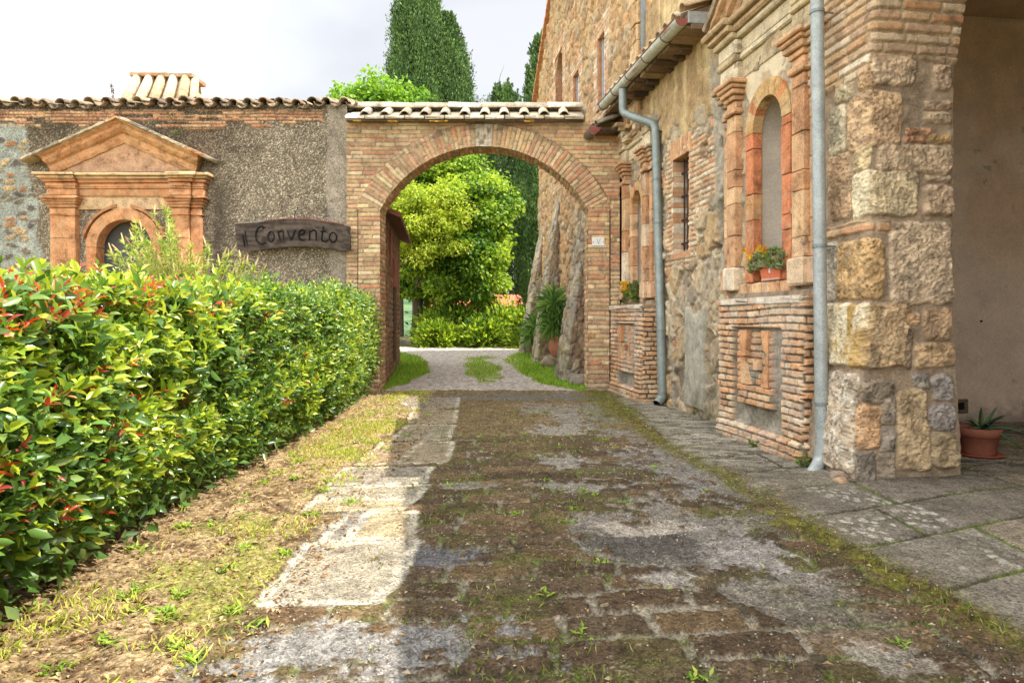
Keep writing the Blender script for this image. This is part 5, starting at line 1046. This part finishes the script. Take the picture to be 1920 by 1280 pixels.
b = MB(); b.lathe([(0, 0), (.10, 0), (.12, .03), (.17, .12), (.20, .25), (.19, .36), (.15, .43), (.12, .46), (.15, .49), (.16, .52), (.13, .52), (.11, .46), (0, .44)], uc_, S(186, 122, 94), 40); V = b.V[0]; a = np.arctan2(V[:, 1]-uc_[1], V[:, 0]-uc_[0]); rr = 1+.045*np.abs(np.sin(a*9))*((V[:, 2]-uc_[2] > .04) & (V[:, 2]-uc_[2] < .42)); V[:, :2] = uc_[:2]+(V[:, :2]-uc_[:2])*rr[:, None]; b.build('body', M_TERRA, ur, True)
YG = [S(120, 156, 80), S(100, 140, 72), S(140, 170, 92), S(84, 120, 64)]
def yucca(c, heads, lab):
    y_ = thing('yucca', lab, 'yucca', c); b = MB(); f = MB()
    for (dx_, dy_, h, L_, n_) in heads:
        top_ = c+np.array([dx_, dy_, h]); b.tube([c, c+np.array([dx_*.6, dy_*.6, h*.5]), top_], [.06, .05, .045], S(120, 104, 82), 8)
        k = np.arange(n_); a = k*2.4; el = np.interp(k/n_, [0, 1], [-.9, 1.45]); d = np.stack([np.cos(a)*np.cos(el), np.sin(a)*np.cos(el), np.sin(el)], 1)
        leaves(f, top_+d*.03, d, np.array([0, 0, 1.])+0*d, L_*(.8+.3*RNG.random(n_)), .055, np.array([random.choice(YG) for _ in range(n_)])*(.8+.4*RNG.random((n_, 1))), True, .25, .25)
    b.build('stem', M_BARK, y_); f.build('foliage', M_LEAFM, y_)
yucca(uc_+np.array([0, 0, .46]), [(0, 0, .45, .58, 90), (-.10, -.05, .25, .5, 60), (-.08, .05, .85, .6, 80)], 'tall spiky yucca growing out of the ribbed terracotta urn')
yucca(np.array([at(1003, 0, 20.2)[0], 20.2, .35]), [(0, 0, .75, .55, 80), (-.1, .1, .45, .5, 50)], 'smaller yucca between the two farther buttresses')
# planter box and plants in the niches
pb = thing('planter_box', 'terracotta planter trough on the sill of the nearer niche', 'planter', tuple(ff(np.array([7.5, 1.8, .02]))))
u0, u1 = UA-.34, UA+.10
b_ = MB(); b_.add(ff(np.array([[u0+.03, 1.80, -.12], [u1-.03, 1.80, -.12], [u1-.03, 1.80, .09], [u0+.03, 1.80, .09], [u0, 2.0, -.14], [u1, 2.0, -.14], [u1, 2.0, .115], [u0, 2.0, .115]])), [[[0, 1, 2, 3], [7, 6, 5, 4], [4, 5, 1, 0], [5, 6, 2, 1], [6, 7, 3, 2], [7, 4, 0, 3]]], S(204, 112, 76)); b_.build('trough', M_TERRA, pb)
b_ = MB(); b_.box((u0-.008, 1.985, -.15), (u1+.008, 2.012, .125), S(198, 108, 72), ff); b_.box((u0+.03, 1.801, -.12), (u1-.03, 1.825, .103), S(190, 160, 140), ff); b_.build('rim', M_TERRA, pb)
b_ = MB(); b_.box(((u0+u1)/2-.012, 1.88, .09), ((u0+u1)/2+.012, 1.93, .112), S(220, 220, 216), ff, 0, .004); b_.build('badge', M_DARK, pb)
def succulents(nm, uc, hw, z0, out_, n, cols, flw, lab, sz=.05, trail=.15):
    f = MB(); t_ = thing(nm, lab, 'potted plant', tuple(ff(np.array([uc, z0, out_])))); 
    for k in range(n):
        q = RNG.random(3); c = ff(np.array([uc+(q[0]*2-1)*hw, z0+.02+.14*q[1]*q[1]*(1-.5*abs(q[0]*2-1))-trail*(q[2] > .6)*q[1], out_+.12*q[2]*(1.2)])); m_ = 9; a = RNG.random(m_)*6.28; d = np.stack([np.cos(a), np.sin(a), .2+1.2*RNG.random(m_)], 1)+.4*FN
        leaves(f, np.repeat(c[None], m_, 0), d, rdir(m_), sz*(.7+.6*RNG.random(m_)), sz*.36, np.array(random.choice(cols))[None]*(.75+.5*RNG.random((m_, 1))), False)
    f.build('foliage', M_LEAFM, t_); f = MB()
    for k in range(flw): 
        c = ff(np.array([uc+hw*random.uniform(.1, 1.2), z0+random.uniform(.0, .18), out_+random.uniform(.05, .16)])); m_ = 10; leaves(f, np.repeat(c[None], m_, 0), rdir(m_)+.4*FN, rdir(m_), .045, .016, np.array(random.choice([S(236, 190, 20), S(222, 150, 24), S(230, 204, 60)]))[None].repeat(m_, 0)); f.build('yellow_flower', M_LEAFM, t_); f = MB()
succulents('succulent_plant', UA-.05, .36, 2.0, .0, 260, [S(152, 160, 124), S(120, 146, 92), S(170, 158, 130), S(134, 112, 84), S(96, 140, 60), S(168, 172, 140)], 22, 'grey green trailing succulents with yellow flowers filling the planter trough', .06, .2)
succulents('stonecrop_plant', UB+.06, .36, 1.86, .06, 220, [S(118, 140, 60), S(150, 152, 62), S(94, 112, 66), S(128, 122, 90)], 46, 'bushy yellow flowering stonecrop in the farther niche beside the gateway', .07, .3)
pb2 = MB(); pb2.lathe([(0, 0), (.07, 0), (.10, .17), (.11, .17), (.11, .2), (.09, .2)], ff(np.array([UB-.12, 1.79, -.02])), S(176, 96, 70), 20); tag(pb2.build('niche_pot', M_TERRA, None, True), 'small terracotta pot half hidden by the stonecrop in the farther niche', 'plant pot')
# ------------------------------------------------------------------ clipped hedge
hd = thing('hedge', 'long clipped glossy hedge with red young shoots along the left of lane', 'hedge', (-3.0, 7, 0))
def hface(y): return np.maximum(-2.06-.030*(y-3), -2.32)+.05*np.sin(y*.9)
def htop(y): return np.interp(y, [0, 2.8, 5, 8, 12.5], [1.44, 1.52, 1.60, 1.68, 1.78])
n = 16000; yv = RNG.random(n*3)**1.2*12.0+.45; yv = yv[:n]
side = RNG.random(n); zt_ = htop(yv)+(fbm(yv*1.1, yv*0+3, 501, 3)-.5)*.22; lump = (fbm(yv*1.6, side*3+2, 502, 3)-.5)*.5
zz = np.where(side < .68, .10+(side/.68)**.9*(zt_-.12), zt_+RNG.normal(0, .03, n)); tt = (side-.68)/.32
xx = np.where(side < .68, hface(yv)+lump*.5-.26*ss(.7, .0, zz)-.10*ss(zt_-.35, zt_, zz)**2, hface(yv)-.12-tt*1.35); xx = xx-(np.abs(RNG.normal(0, .08, n))+.16*ss(.52, .66, fbm(yv*5, zz*5, 508, 3)))*(side < .68)
nd = np.where((side < .68)[:, None], np.array([1, 0, .35]), np.array([.1, 0, 1.])); 
endc = yv > 12.1; nd = nd+RNG.normal(0, .45, (n, 3)); nd[:, 2] += .25; nd = unit(nd)
pos = np.stack([xx, yv, zz], 1); redm = (fbm(yv*.9, zz*2.2, 505, 3)-.5)*2; near = ss(6.5, 2.2, yv)
isr = RNG.random(n) < np.clip(.025+.20*near*ss(.0, .25, redm)+.55*(zz > zt_-.16)*near, 0, .5)
tall_ = RNG.random(n) < .09; pos[tall_] += nd[tall_]*(.05+.13*RNG.random((n, 1))[tall_])
G1 = np.array([S(176, 192, 62), S(158, 180, 58), S(138, 166, 56), S(196, 204, 86), S(120, 150, 58)]); G2 = np.array([S(104, 142, 62), S(88, 124, 58), S(130, 156, 82), S(74, 106, 52)])
R1_ = np.array([S(196, 64, 40), S(206, 98, 52), S(176, 60, 50), S(204, 130, 60), S(190, 88, 80)])
yl = ss(.40, .60, fbm(yv*1.3, zz*1.6, 506, 3))*.55+.32
f = MB(); fr_ = MB(); K = 7
for k in range(K):
    a = k*2.4+RNG.random(n)*1.0; t = k/(K-1)
    s1 = unit(np.cross(nd, np.array([.13, .2, 1.]))); s2 = np.cross(nd, s1); rad = s1*np.cos(a)[:, None]+s2*np.sin(a)[:, None]
    d = unit(nd*(.15+.95*t)+rad*(1.0-.45*t)+np.array([0, 0, .12])); p = pos-nd*(.10*(1-t))[..., None] if False else pos-nd*.11*(1-t); nr = unit(nd*.8+rad*-.4*t+RNG.normal(0, .5, (n, 3)))
    L_ = (.098-.03*t)*(.5+.85*RNG.random(n))*np.interp(yv, [0, 4, 12], [1.05, 1.0, .78]); young = (RNG.random(n) < yl*(.35+.75*t))
    c = np.where(young[:, None], G1[RNG.integers(0, 5, n)], G2[RNG.integers(0, 4, n)])*(.8+.4*RNG.random((n, 1)))
    rd = isr & (t > .45); c = np.where(rd[:, None], R1_[RNG.integers(0, 5, n)]*(.8+.4*RNG.random((n, 1))), c); L_ = np.where(rd, L_*.85, L_)
    leaves(f, p, d, nr, L_, L_*np.where(rd, .30, .44), c, True, .24, .10+.10*RNG.random())
f.build('foliage', M_LEAF, hd, True)
f = MB(); n = 12500; yv = RNG.random(n)*12+.4; zv = .08+RNG.random(n)*(htop(yv)-.2); xv = hface(yv)-.16-RNG.random(n)**1.5*.5; leaves(f, np.stack([xv, yv, zv], 1), rdir(n)+np.array([.3, 0, .2]), rdir(n), .10, .05, G2[RNG.integers(0, 4, n)]*.8, False); f.build('inner_foliage', M_LEAF, hd, True)
b = MB()
for k in range(260):
    y_ = random.uniform(1.3, 12.3); x_ = hface(y_)-random.uniform(.30, .9); h_ = htop(y_)-.15; P = [np.array([x_, y_, -.02])]
    for q in range(4): P.append(P[-1]+np.array([random.uniform(-.08, .14), random.uniform(-.12, .12), h_/4]))
    b.tube(P, np.linspace(.016, .005, 5), S(96, 78, 60)*random.uniform(.6, 1.1), 5, False)
b.build('stems', M_BARK, hd)
# ------------------------------------------------------------------ bottlebrush shrub between hedge and wall
bs = thing('bottlebrush_shrub', 'airy narrow leaved shrub with cream spikes growing behind the hedge before portal', 'shrub', (-5.0, 10.4, 0))
f = MB(); st = MB(); sp = MB(); base = np.array([-5.0, 10.4, 0])
tips = []
for (px, py) in [(300, 395), (262, 425), (330, 420), (240, 455), (225, 480), (280, 450), (310, 460), (350, 470), (385, 468), (420, 480), (455, 488), (250, 505), (300, 495), (340, 500), (400, 505), (440, 510), (480, 500), (215, 515), (370, 490), (330, 445), (285, 475), (265, 490)]:
    for _ in range(3): tips.append(at(px+random.uniform(-14, 14), py+random.uniform(-8, 14), 10.4+random.uniform(-.5, .5)))
for T_ in tips:
    m0 = base+(T_-base)*.55+np.array([0, 0, .25]); tt = np.linspace(0, 1, 9)[:, None]; P = (1-tt)**2*base+2*tt*(1-tt)*m0+tt*tt*T_; st.tube(P, np.linspace(.014, .003, 9), S(150, 126, 98), 5, False)
    n = 54; q = .62+.40*RNG.random(n)**.8; c = np.stack([np.interp(q, tt[:, 0], P[:, k]) for k in range(3)], 1); ax = unit((P[-1]-P[-3])[None])
    d = rdir(n)+ax*.9; leaves(f, c, d, rdir(n), .11*(.7+.5*RNG.random(n)), .020, np.array([S(150, 176, 66), S(176, 190, 92), S(120, 152, 60), S(196, 200, 120)])[RNG.integers(0, 4, n)]*(.85+.3*RNG.random((n, 1))), False)
    if random.random() < .85:
        dr = unit((P[-1]-P[-2])[None])[0]+np.array([random.uniform(-.7, .3), 0, random.uniform(-.1, .5)]); dr /= np.linalg.norm(dr); sp = MB(); sp.tube([T_, T_+dr*.07, T_+dr*random.uniform(.12, .19)], [.007, .013, .006], random.choice([S(226, 214, 170), S(214, 198, 150), S(206, 170, 120)]), 6); sp.build('flower_spike', M_LEAFM, bs)
st.build('stems', M_BARK, bs); f.build('foliage', M_LEAFM, bs)
# ------------------------------------------------------------------ trees
def tree(name, lab, cat, base, trunk_h, tr, crown_c, crown_r, nclump, nleaf, lsz, cols, group=None, seed=1, matl=M_LEAFM, gaps=.0, flat=1., low=-1., csz=.30, limbs=14, dropy=.5, hollow=.45):
    rg = np.random.default_rng(seed); t_ = thing(name, lab, cat, base, group); base = np.array(base, float); cc = np.array(crown_c, float); cr = np.array(crown_r, float)
    b = MB(); fork = base+np.array([0, 0, trunk_h]); b.tube([base-[0, 0, .2], base+[tr*.2, 0, trunk_h*.5], fork], [tr*1.25, tr, tr*.8], S(92, 80, 66), 10, False)
    dr = unit(rg.normal(size=(nclump, 3))*np.array([1, 1, .9])); dr = dr[dr[:, 2] > low]; nc = len(dr); rad = (hollow+(1-hollow)*rg.random(nc)**.6)
    lobes = .46+1.02*fbm(dr[:, 0]*2.1+5, dr[:, 2]*2.1+dr[:, 1]+5, seed, 3); ctr = cc+dr*cr*(rad*lobes)[:, None]
    for k in range(limbs):
        e_ = ctr[rg.integers(0, nc)]; m0 = fork+(e_-fork)*.5+np.array([0, 0, .25*np.linalg.norm(e_-fork)*.4]); tt = np.linspace(0, 1, 7)[:, None]; P = (1-tt)**2*fork+2*tt*(1-tt)*m0+tt*tt*e_; b.tube(P, np.linspace(tr*.5, .012, 7), S(120, 106, 88), 6, False)
    b.build('trunk', M_BARK, t_)
    per = nleaf//nc; cs = csz*cr.mean()*(.6+.8*rg.random(nc)); n = per*nc; ci = np.repeat(np.arange(nc), per)
    off = unit(rg.normal(size=(n, 3)))*(rg.random(n)**.5)[:, None]*cs[ci][:, None]*np.array([1, 1, .62*flat]); p = ctr[ci]+off
    d = unit(off/cs[ci][:, None]*.8+rg.normal(size=(n, 3))*.6+np.array([0, 0, -dropy])); nr = unit(np.array([0, 0, 1.])+rg.normal(size=(n, 3))*.55)
    tone = rg.random(nc); cols = np.array(cols); c = cols[np.clip((tone[ci]*len(cols)+rg.normal(0, .8, n)).astype(int), 0, len(cols)-1)]*(.8+.4*rg.random((n, 1)))
    f = MB(); L_ = lsz*(.65+.7*rg.random(n)); leaves(f, p, d, nr, L_, L_*.72, c, False, .15); f.build('crown', matl, t_); return t_
LG = [S(84, 122, 44), S(144, 172, 56), S(116, 150, 50), S(168, 190, 68)]
X = lambda px, y: (px-960)/FX*y
tree('broadleaf_tree', 'large bright green broadleaf tree filling the archway', 'tree', (X(782, 27), 27, .35), 2.2, .24, (-2.15, 27, 4.95), (2.45, 2.2, 3.0), 300, 78000, .165, LG, None, 3, M_LEAFM, csz=.27, hollow=.30)
tree('broadleaf_tree', 'yellow green fine leaved tree nearest behind the arch left haunch', 'tree', (X(738, 25.4), 25.6, .3), 2.9, .12, (X(796, 24.6), 24.6, 4.75), (1.6, 1.1, 1.5), 120, 24000, .10, [S(178, 192, 64), S(160, 180, 58), S(190, 200, 80), S(138, 162, 52)], None, 5, M_LEAFM, csz=.34, limbs=40, hollow=.15)
tree('broadleaf_tree', 'light green tree top rising over the gateway coping left of cypress', 'tree', (X(712, 25), 26.5, .3), 4, .22, (X(716, 26.5), 26.5, 8.2), (2.3, 1.6, 2.9), 170, 26000, .17, [S(124, 164, 52), S(140, 178, 58), S(104, 146, 48)], None, 9, M_LEAFM, csz=.26, hollow=.35)
tree('broadleaf_tree', 'dark shaded tree low behind the outbuilding beside the trunk', 'tree', (X(796, 28), 28.6, .3), 1.9, .16, (X(766, 28.5), 28.5, 3.0), (1.0, .9, .8), 60, 9000, .15, [S(84, 124, 40), S(104, 140, 44), S(70, 106, 38)], None, 12, M_LEAFM)
def cypress(lab, cx, y, z0, top, w, n, seed, cols, tips=1.0, group='cypress trees', lift=0.):
    rg = np.random.default_rng(seed); t_ = thing('cypress_tree', lab, 'cypress', (cx, y, z0), group); h = top-z0
    b = MB(); b.tube([(cx, y, z0-.2), (cx, y, z0+h*.6)], [.2, .06], S(96, 80, 64), 8, False); b.build('trunk', M_BARK, t_)
    per = 130; nt = n//per; q = rg.random(nt)**.85*.97; q = lift/h+q*(1-lift/h); a = rg.random(nt)*6.283; prof = np.interp(q, [0, .04, .2, .5, .75, .92, 1], [.5, .78, 1, .93, .66, .30, .04])*w/2
    lump = .72+.40*fbm(a*1.4, q*h*.40, seed+3, 3)+.34*rg.random(nt)-.07; r = prof*lump
    c = np.stack([cx+r*np.cos(a), y+r*np.sin(a), z0+q*h*.985], 1); ci = np.repeat(np.arange(nt), per); n = len(ci); outw = np.stack([np.cos(a), np.sin(a), a*0], 1)[ci]; tang = np.stack([-np.sin(a), np.cos(a), a*0], 1)[ci]
    sz = (.55+.6*rg.random(nt))*np.clip(prof/(w*.32), .3, 1.15)*min(1, w/3.2); tt = np.clip(rg.normal(0, 1, (n, 3)), -1.9, 1.9); vv = np.clip(tt[:, 2], -1.6, 2.2); tap = np.clip(1-.28*vv, .25, 1.4)
    p = c[ci]+tang*(tt[:, :1]*.19*sz[ci][:, None]*tap[:, None])+outw*((tt[:, 1]*.17*tap+.10*vv)*sz[ci])[:, None]+np.array([0, 0, 1.])*(vv*.62*sz[ci])[:, None]
    d = unit(outw*.5+np.array([0, 0, 1.1])+rg.normal(size=(n, 3))*.4); cols = np.array(cols); tone = rg.random(nt); cc = cols[np.clip((tone[ci]*len(cols)+rg.normal(0, .5, n)).astype(int), 0, len(cols)-1)]*(.75+.5*rg.random((n, 1)))
    f = MB(); L_ = .15*(.6+.8*rg.random(n)); leaves(f, p, d, outw+rg.normal(size=(n, 3))*.5, L_, L_*.42, cc, False, .1); f.build('crown', M_CYP, t_); return t_
CG = [S(80, 108, 60), S(94, 122, 66), S(110, 138, 74), S(66, 92, 54)]
cypress('biggest cypress, its dense crown cut off by the top of the photo', X(784, 34), 34, .4, 20.6, 3.0, 120000, 21, CG, lift=4.2)
cypress('cypress leaning against the right flank of the biggest one', X(838, 34.5), 34.6, .4, 17.2, 3.1, 90000, 22, CG, lift=3.6)
cypress('narrow left spur cypress just shorter than the biggest one', X(750, 33.5), 33.5, .4, 15.4, 1.5, 30000, 26, CG, lift=6.0)
cypress('small pointed cypress top showing above the middle of the coping', X(944, 39), 39, .3, CAMH+452/FX*39, 4.2, 60000, 23, CG)
cypress('slim cypress hugging the far corner of the tall gabled building', X(1016, 31), 31, .4, CAMH+562/FX*31, 2.2, 46000, 24, CG)
cypress('dark cypress filling the right of the archway behind the broadleaf tree', X(985, 36), 36.5, .4, 10.6, 2.8, 26000, 25, [S(52, 76, 44), S(62, 88, 48), S(46, 68, 40)])
for (px, py, h_, Y) in ((1024, 40, .9, 31), (931, 172, 1.2, 39), (922, 180, .8, 39)):
    pass
tw = MB(); c = at(1026, 45, 31); tw.tube([c, c+[.02, 0, .6], c+[.10, 0, 1.1]], [.03, .02, .006], S(120, 104, 84), 5)
cy = [o for o in COL.objects if o.name.startswith('cypress_tree')]; tw.build('bare_twig', M_BARK, cy[4]); tw = MB(); c = at(934, 165, 39); tw.tube([c, c+[.12, 0, .7], c+[.35, 0, 1.3]], [.03, .018, .006], S(140, 124, 100), 5)
# twigs stay with the small cypress crown
tw.build('bare_twig', M_BARK, cy[3])
# ---- shrubs at the end of the drive
SG = [S(158, 180, 56), S(112, 146, 48), S(184, 200, 72), S(76, 108, 42)]
def shrub(lab, cx, y, w, h, n, seed, cols=SG, ls=.17, group='shrubs at the end of the drive'):
    rg = np.random.default_rng(seed); z0 = float(gz(cx, y)); t_ = thing('shrub', lab, 'shrub', (cx, y, z0), group)
    b = MB()
    for k in range(9): a = rg.random()*6.28; b.tube([(cx, y, z0-.1), (cx+w*.15*math.cos(a), y+.1*math.sin(a), z0+h*.4), (cx+w*.35*math.cos(a), y+w*.3*math.sin(a), z0+h*.8)], [.03, .02, .008], S(110, 92, 70), 5, False)
    b.build('stems', M_BARK, t_)
    nc = 46; d0 = unit(rg.normal(size=(nc, 3))); d0[:, 2] = np.abs(d0[:, 2]); rad = .35+.6*rg.random(nc)**.6; ctr = np.array([cx, y, z0+.08])+d0*np.array([w/2, w*.38, h*.92])*(rad*(.75+.5*rg.random(nc)))[:, None]
    ci = np.repeat(np.arange(nc), n//nc); m_ = len(ci); off = rg.normal(size=(m_, 3))*.17*math.sqrt(w*h)/1.3; p = ctr[ci]+off; p[:, 2] = np.maximum(p[:, 2], z0+.02); cols = np.array(cols)
    f = MB(); L_ = ls*(.6+.8*rg.random(m_)); leaves(f, p, unit(off+d0[ci]*.2+np.array([0, 0, .15])+rg.normal(size=(m_, 3))*.08), rg.normal(size=(m_, 3))+np.array([0, 0, 1.2]), L_, L_*.52, cols[np.clip((rg.random(nc)[ci]*4+rg.normal(0, .7, m_)).astype(int), 0, 3)]*(.8+.4*rg.random((m_, 1))), False, .2); f.build('foliage', M_LEAFM, t_)
for lab, px, y, w_, h_, n, sd in (('low rounded yellow green shrub at the left end of the drive border', 826, 24.6, 1.5, .85, 4200, 31), ('low bushy shrub in the middle of the drive border', 906, 24.5, 1.35, .95, 4200, 32), ('taller open shrub behind the low left one', 832, 26, 1.9, 1.3, 5000, 33),
                           ('dense taller shrub in the middle under the orange roof', 885, 26.2, 1.9, 1.35, 5200, 34), ('taller shrub at right of the border beside the buttress', 948, 25.6, 1.8, 1.4, 5200, 35), ('small leafy shrub tucked against the farthest buttress', 985, 24.0, .8, 1.5, 2200, 36)):
    shrub(lab, X(px, y), y, w_, h_, n, sd)
# ------------------------------------------------------------------ grass, weeds, litter
def blades(name, P, h, w, cols, lean=.5):
    n = len(P); d = np.array([0, 0, 1.])+RNG.normal(0, lean, (n, 3))*np.array([1, 1, .1]); cols = np.array(cols); f = MB(); hh = h*(.5+RNG.random(n)); leaves(f, P, d, rdir(n), hh, w, cols[RNG.integers(0, len(cols), n)]*(.75+.5*RNG.random((n, 1))), False, .1, .25)
    return tag(f.build(name, M_GRASS), kind='stuff')
ug, vg, gm = GM; k = np.argwhere(gm > .55); k = k[RNG.integers(0, len(k), 60000)]; P = np.stack([ug[k[:, 0]], vg[k[:, 1]], 0*k[:, 0]], 1)+(RNG.random((len(k), 3))-.5)*np.array([.04, .06, 0]); keep = RNG.random(len(P)) < np.interp(P[:, 1], [13, 24], [1, .5]); isl_ = (np.abs(P[:, 0]+.72) < .9); P = P[keep & ~(isl_ & (RNG.random(len(P)) < .7))]; P[:, 2] = gz(P[:, 0], P[:, 1])
blades('grass', P, .085, .012, [S(128, 170, 50), S(148, 184, 58), S(108, 150, 46), S(168, 188, 76)])
# grass on the verge and in cracks
n = 30000; X_ = -2.6+RNG.random(n)*1.75; Y_ = 2.0+RNG.random(n)**1.3*10.7; dens = ss(.47, .66, fbm(X_*2.4, Y_*1.6, 601, 4)+.10*ss(6, 11, Y_))*ss(-2.45, -1.9, X_)*ss(.1, -.1, X_+1.2+.02*Y_); ok = RNG.random(n) < dens*.9+.012*(X_ < -1.3); P = np.stack([X_, Y_, ground_h(X_, Y_)], 1)[ok]
blades('verge_grass', P, .045, .009, [S(176, 188, 70), S(200, 196, 98), S(152, 174, 60), S(214, 200, 126)], .8)
n = 26000; X_ = -.9+RNG.random(n)*3.2; Y_ = 2.3+RNG.random(n)**1.4*10.3; ce_ = 1.70+.30*ss(8, 4.6, Y_)+.22*ss(4.6, 2.6, Y_); dens = ss(.60, .72, fbm(X_*2.6, Y_*2.6, 602, 4))*.35*(X_ < ce_)+np.exp(-((X_-ce_+.08)/.09)**2)*.5*ss(.4, .6, fbm(X_*3, Y_*2, 603))+np.exp(-((X_-1.5)/.28)**2)*ss(8, 10.5, Y_)*.8; ok = RNG.random(n) < dens; P = np.stack([X_, Y_, ground_h(X_, Y_)], 1)[ok]
blades('crack_grass', P, .035, .008, [S(112, 128, 46), S(128, 140, 60), S(92, 112, 42), S(150, 146, 84)], .8)
# weed rosettes on the verge (countless small tufts)
f = MB(); 
for k in range(95):
    y_ = 2.2+random.random()**1.3*8; x_ = random.uniform(-2.25, -1.15) if k < 62 else random.uniform(-.6, 1.7); c = np.array([x_, y_, float(ground_h(np.array([x_]), np.array([y_]))[0])]); m_ = random.randint(9, 22); a = RNG.random(m_)*6.28; d = np.stack([np.cos(a), np.sin(a), .25+.7*RNG.random(m_)], 1)
    leaves(f, np.repeat(c[None], m_, 0)+RNG.normal(0, .025, (m_, 3))*[1, 1, 0], d, np.array([0, 0, 1.])+0*d, .05*(.6+.9*RNG.random(m_))*(1 if k < 62 else .7), .016, np.array([S(140, 168, 56), S(120, 154, 50), S(164, 180, 76)])[RNG.integers(0, 3, m_)]*(.8+.4*RNG.random((m_, 1))), False, .2)
tag(f.build('small_weeds', M_GRASS), kind='stuff')
n = 9000; X_ = np.concatenate([-2.9+RNG.random(n)*1.9, -1+RNG.random(600)*3.2]); Y_ = np.concatenate([1.9+RNG.random(n)**1.4*10, 2.3+RNG.random(600)**1.4*9]); n = len(X_); P = np.stack([X_, Y_, ground_h(X_, Y_)+.006], 1); d = rdir(n)*np.array([1, 1, .15]); f = MB(); s_ = (.018+.03*RNG.random(n)**3)
leaves(f, P, d, np.array([0, 0, 1.])+RNG.normal(0, .3, (n, 3)), s_, s_*.5, np.array([S(170, 142, 102), S(140, 108, 74), S(200, 178, 142), S(112, 84, 58), S(190, 160, 130)])[RNG.integers(0, 5, n)], False, .4); tag(f.build('leaf_litter', M_GRASS), kind='stuff')
n = 7000; X_ = -1.2+RNG.random(n)*3.4; Y_ = 2.2+RNG.random(n)**1.5*9.5; s_ = (.0025+.0065*RNG.random(n)**3)[:, None, None]; O8 = np.array([[1, 0, 0], [0, 1, 0], [-1, 0, 0], [0, -1, 0], [0, 0, .7], [0, 0, -.7]]); P = np.stack([X_, Y_, ground_h(X_, Y_)+.002], 1); V = P[:, None]+O8[None]*s_*(.7+.6*RNG.random((n, 6, 1))); F8 = np.array([[0, 1, 4], [1, 2, 4], [2, 3, 4], [3, 0, 4], [1, 0, 5], [2, 1, 5], [3, 2, 5], [0, 3, 5]])
tag(mesh_obj('pebbles', V.reshape(-1, 3), [(F8[None]+np.arange(n)[:, None, None]*6).reshape(-1, 3)], np.repeat(np.array([S(166, 154, 132), S(136, 124, 106), S(190, 180, 160), S(112, 102, 90)])[RNG.integers(0, 4, n)], 6, 0), M_STONE, None, True), kind='stuff')
# ---- weeds rooted on walls
def wallweed(lab, c, h, n, cols=None, w_=.08):
    t_ = MB(); 
    for k in range(n): e_ = np.array(c)+[random.uniform(-w_, w_)*2, random.uniform(-.05, .05), h*random.uniform(.5, 1)]; t_.tube([c, (np.array(c)+e_)/2+[random.uniform(-.03, .03), 0, 0], e_], [.006, .005, .003], S(120, 96, 70), 4); m_ = 8; q = RNG.random((m_, 1)); leaves(t_, np.array(c)+(e_-np.array(c))*q, rdir(m_), rdir(m_), .05, .02, np.array(cols or [S(130, 120, 80), S(96, 120, 56)])[RNG.integers(0, 2, m_)])
    tag(t_.build('wall_weed', M_GRASS), lab, 'weed')
wallweed('dry upright weed sprouting on the roof tiles left of the chimney', at(212, 186, 12.9), .38, 4, [S(90, 76, 60), S(110, 96, 70)], .04); wallweed('green weed tuft growing above the right slope of the pediment', at(330, 252, 12.7), .14, 6)
wallweed('pale dry weed hanging from the eave below the chimney', at(322, 212, 12.7), -.22, 5, [S(190, 170, 130), S(170, 150, 110)], .05)
for lab, u_, o_ in (('green tuft at the foot of the near plinth by the downpipe', 6.43, .38), ('weed tuft at the base of the near plinth middle', 7.3, .36), ('tuft of weeds below the far downpipe', 10.85, .12), ('moss tuft where the corner pier meets the pavement', 5.9, -.35)):
    wallweed(lab, ff(np.array([u_, .03, o_])), .10, 9, [S(110, 140, 50), S(92, 122, 44)], .05)
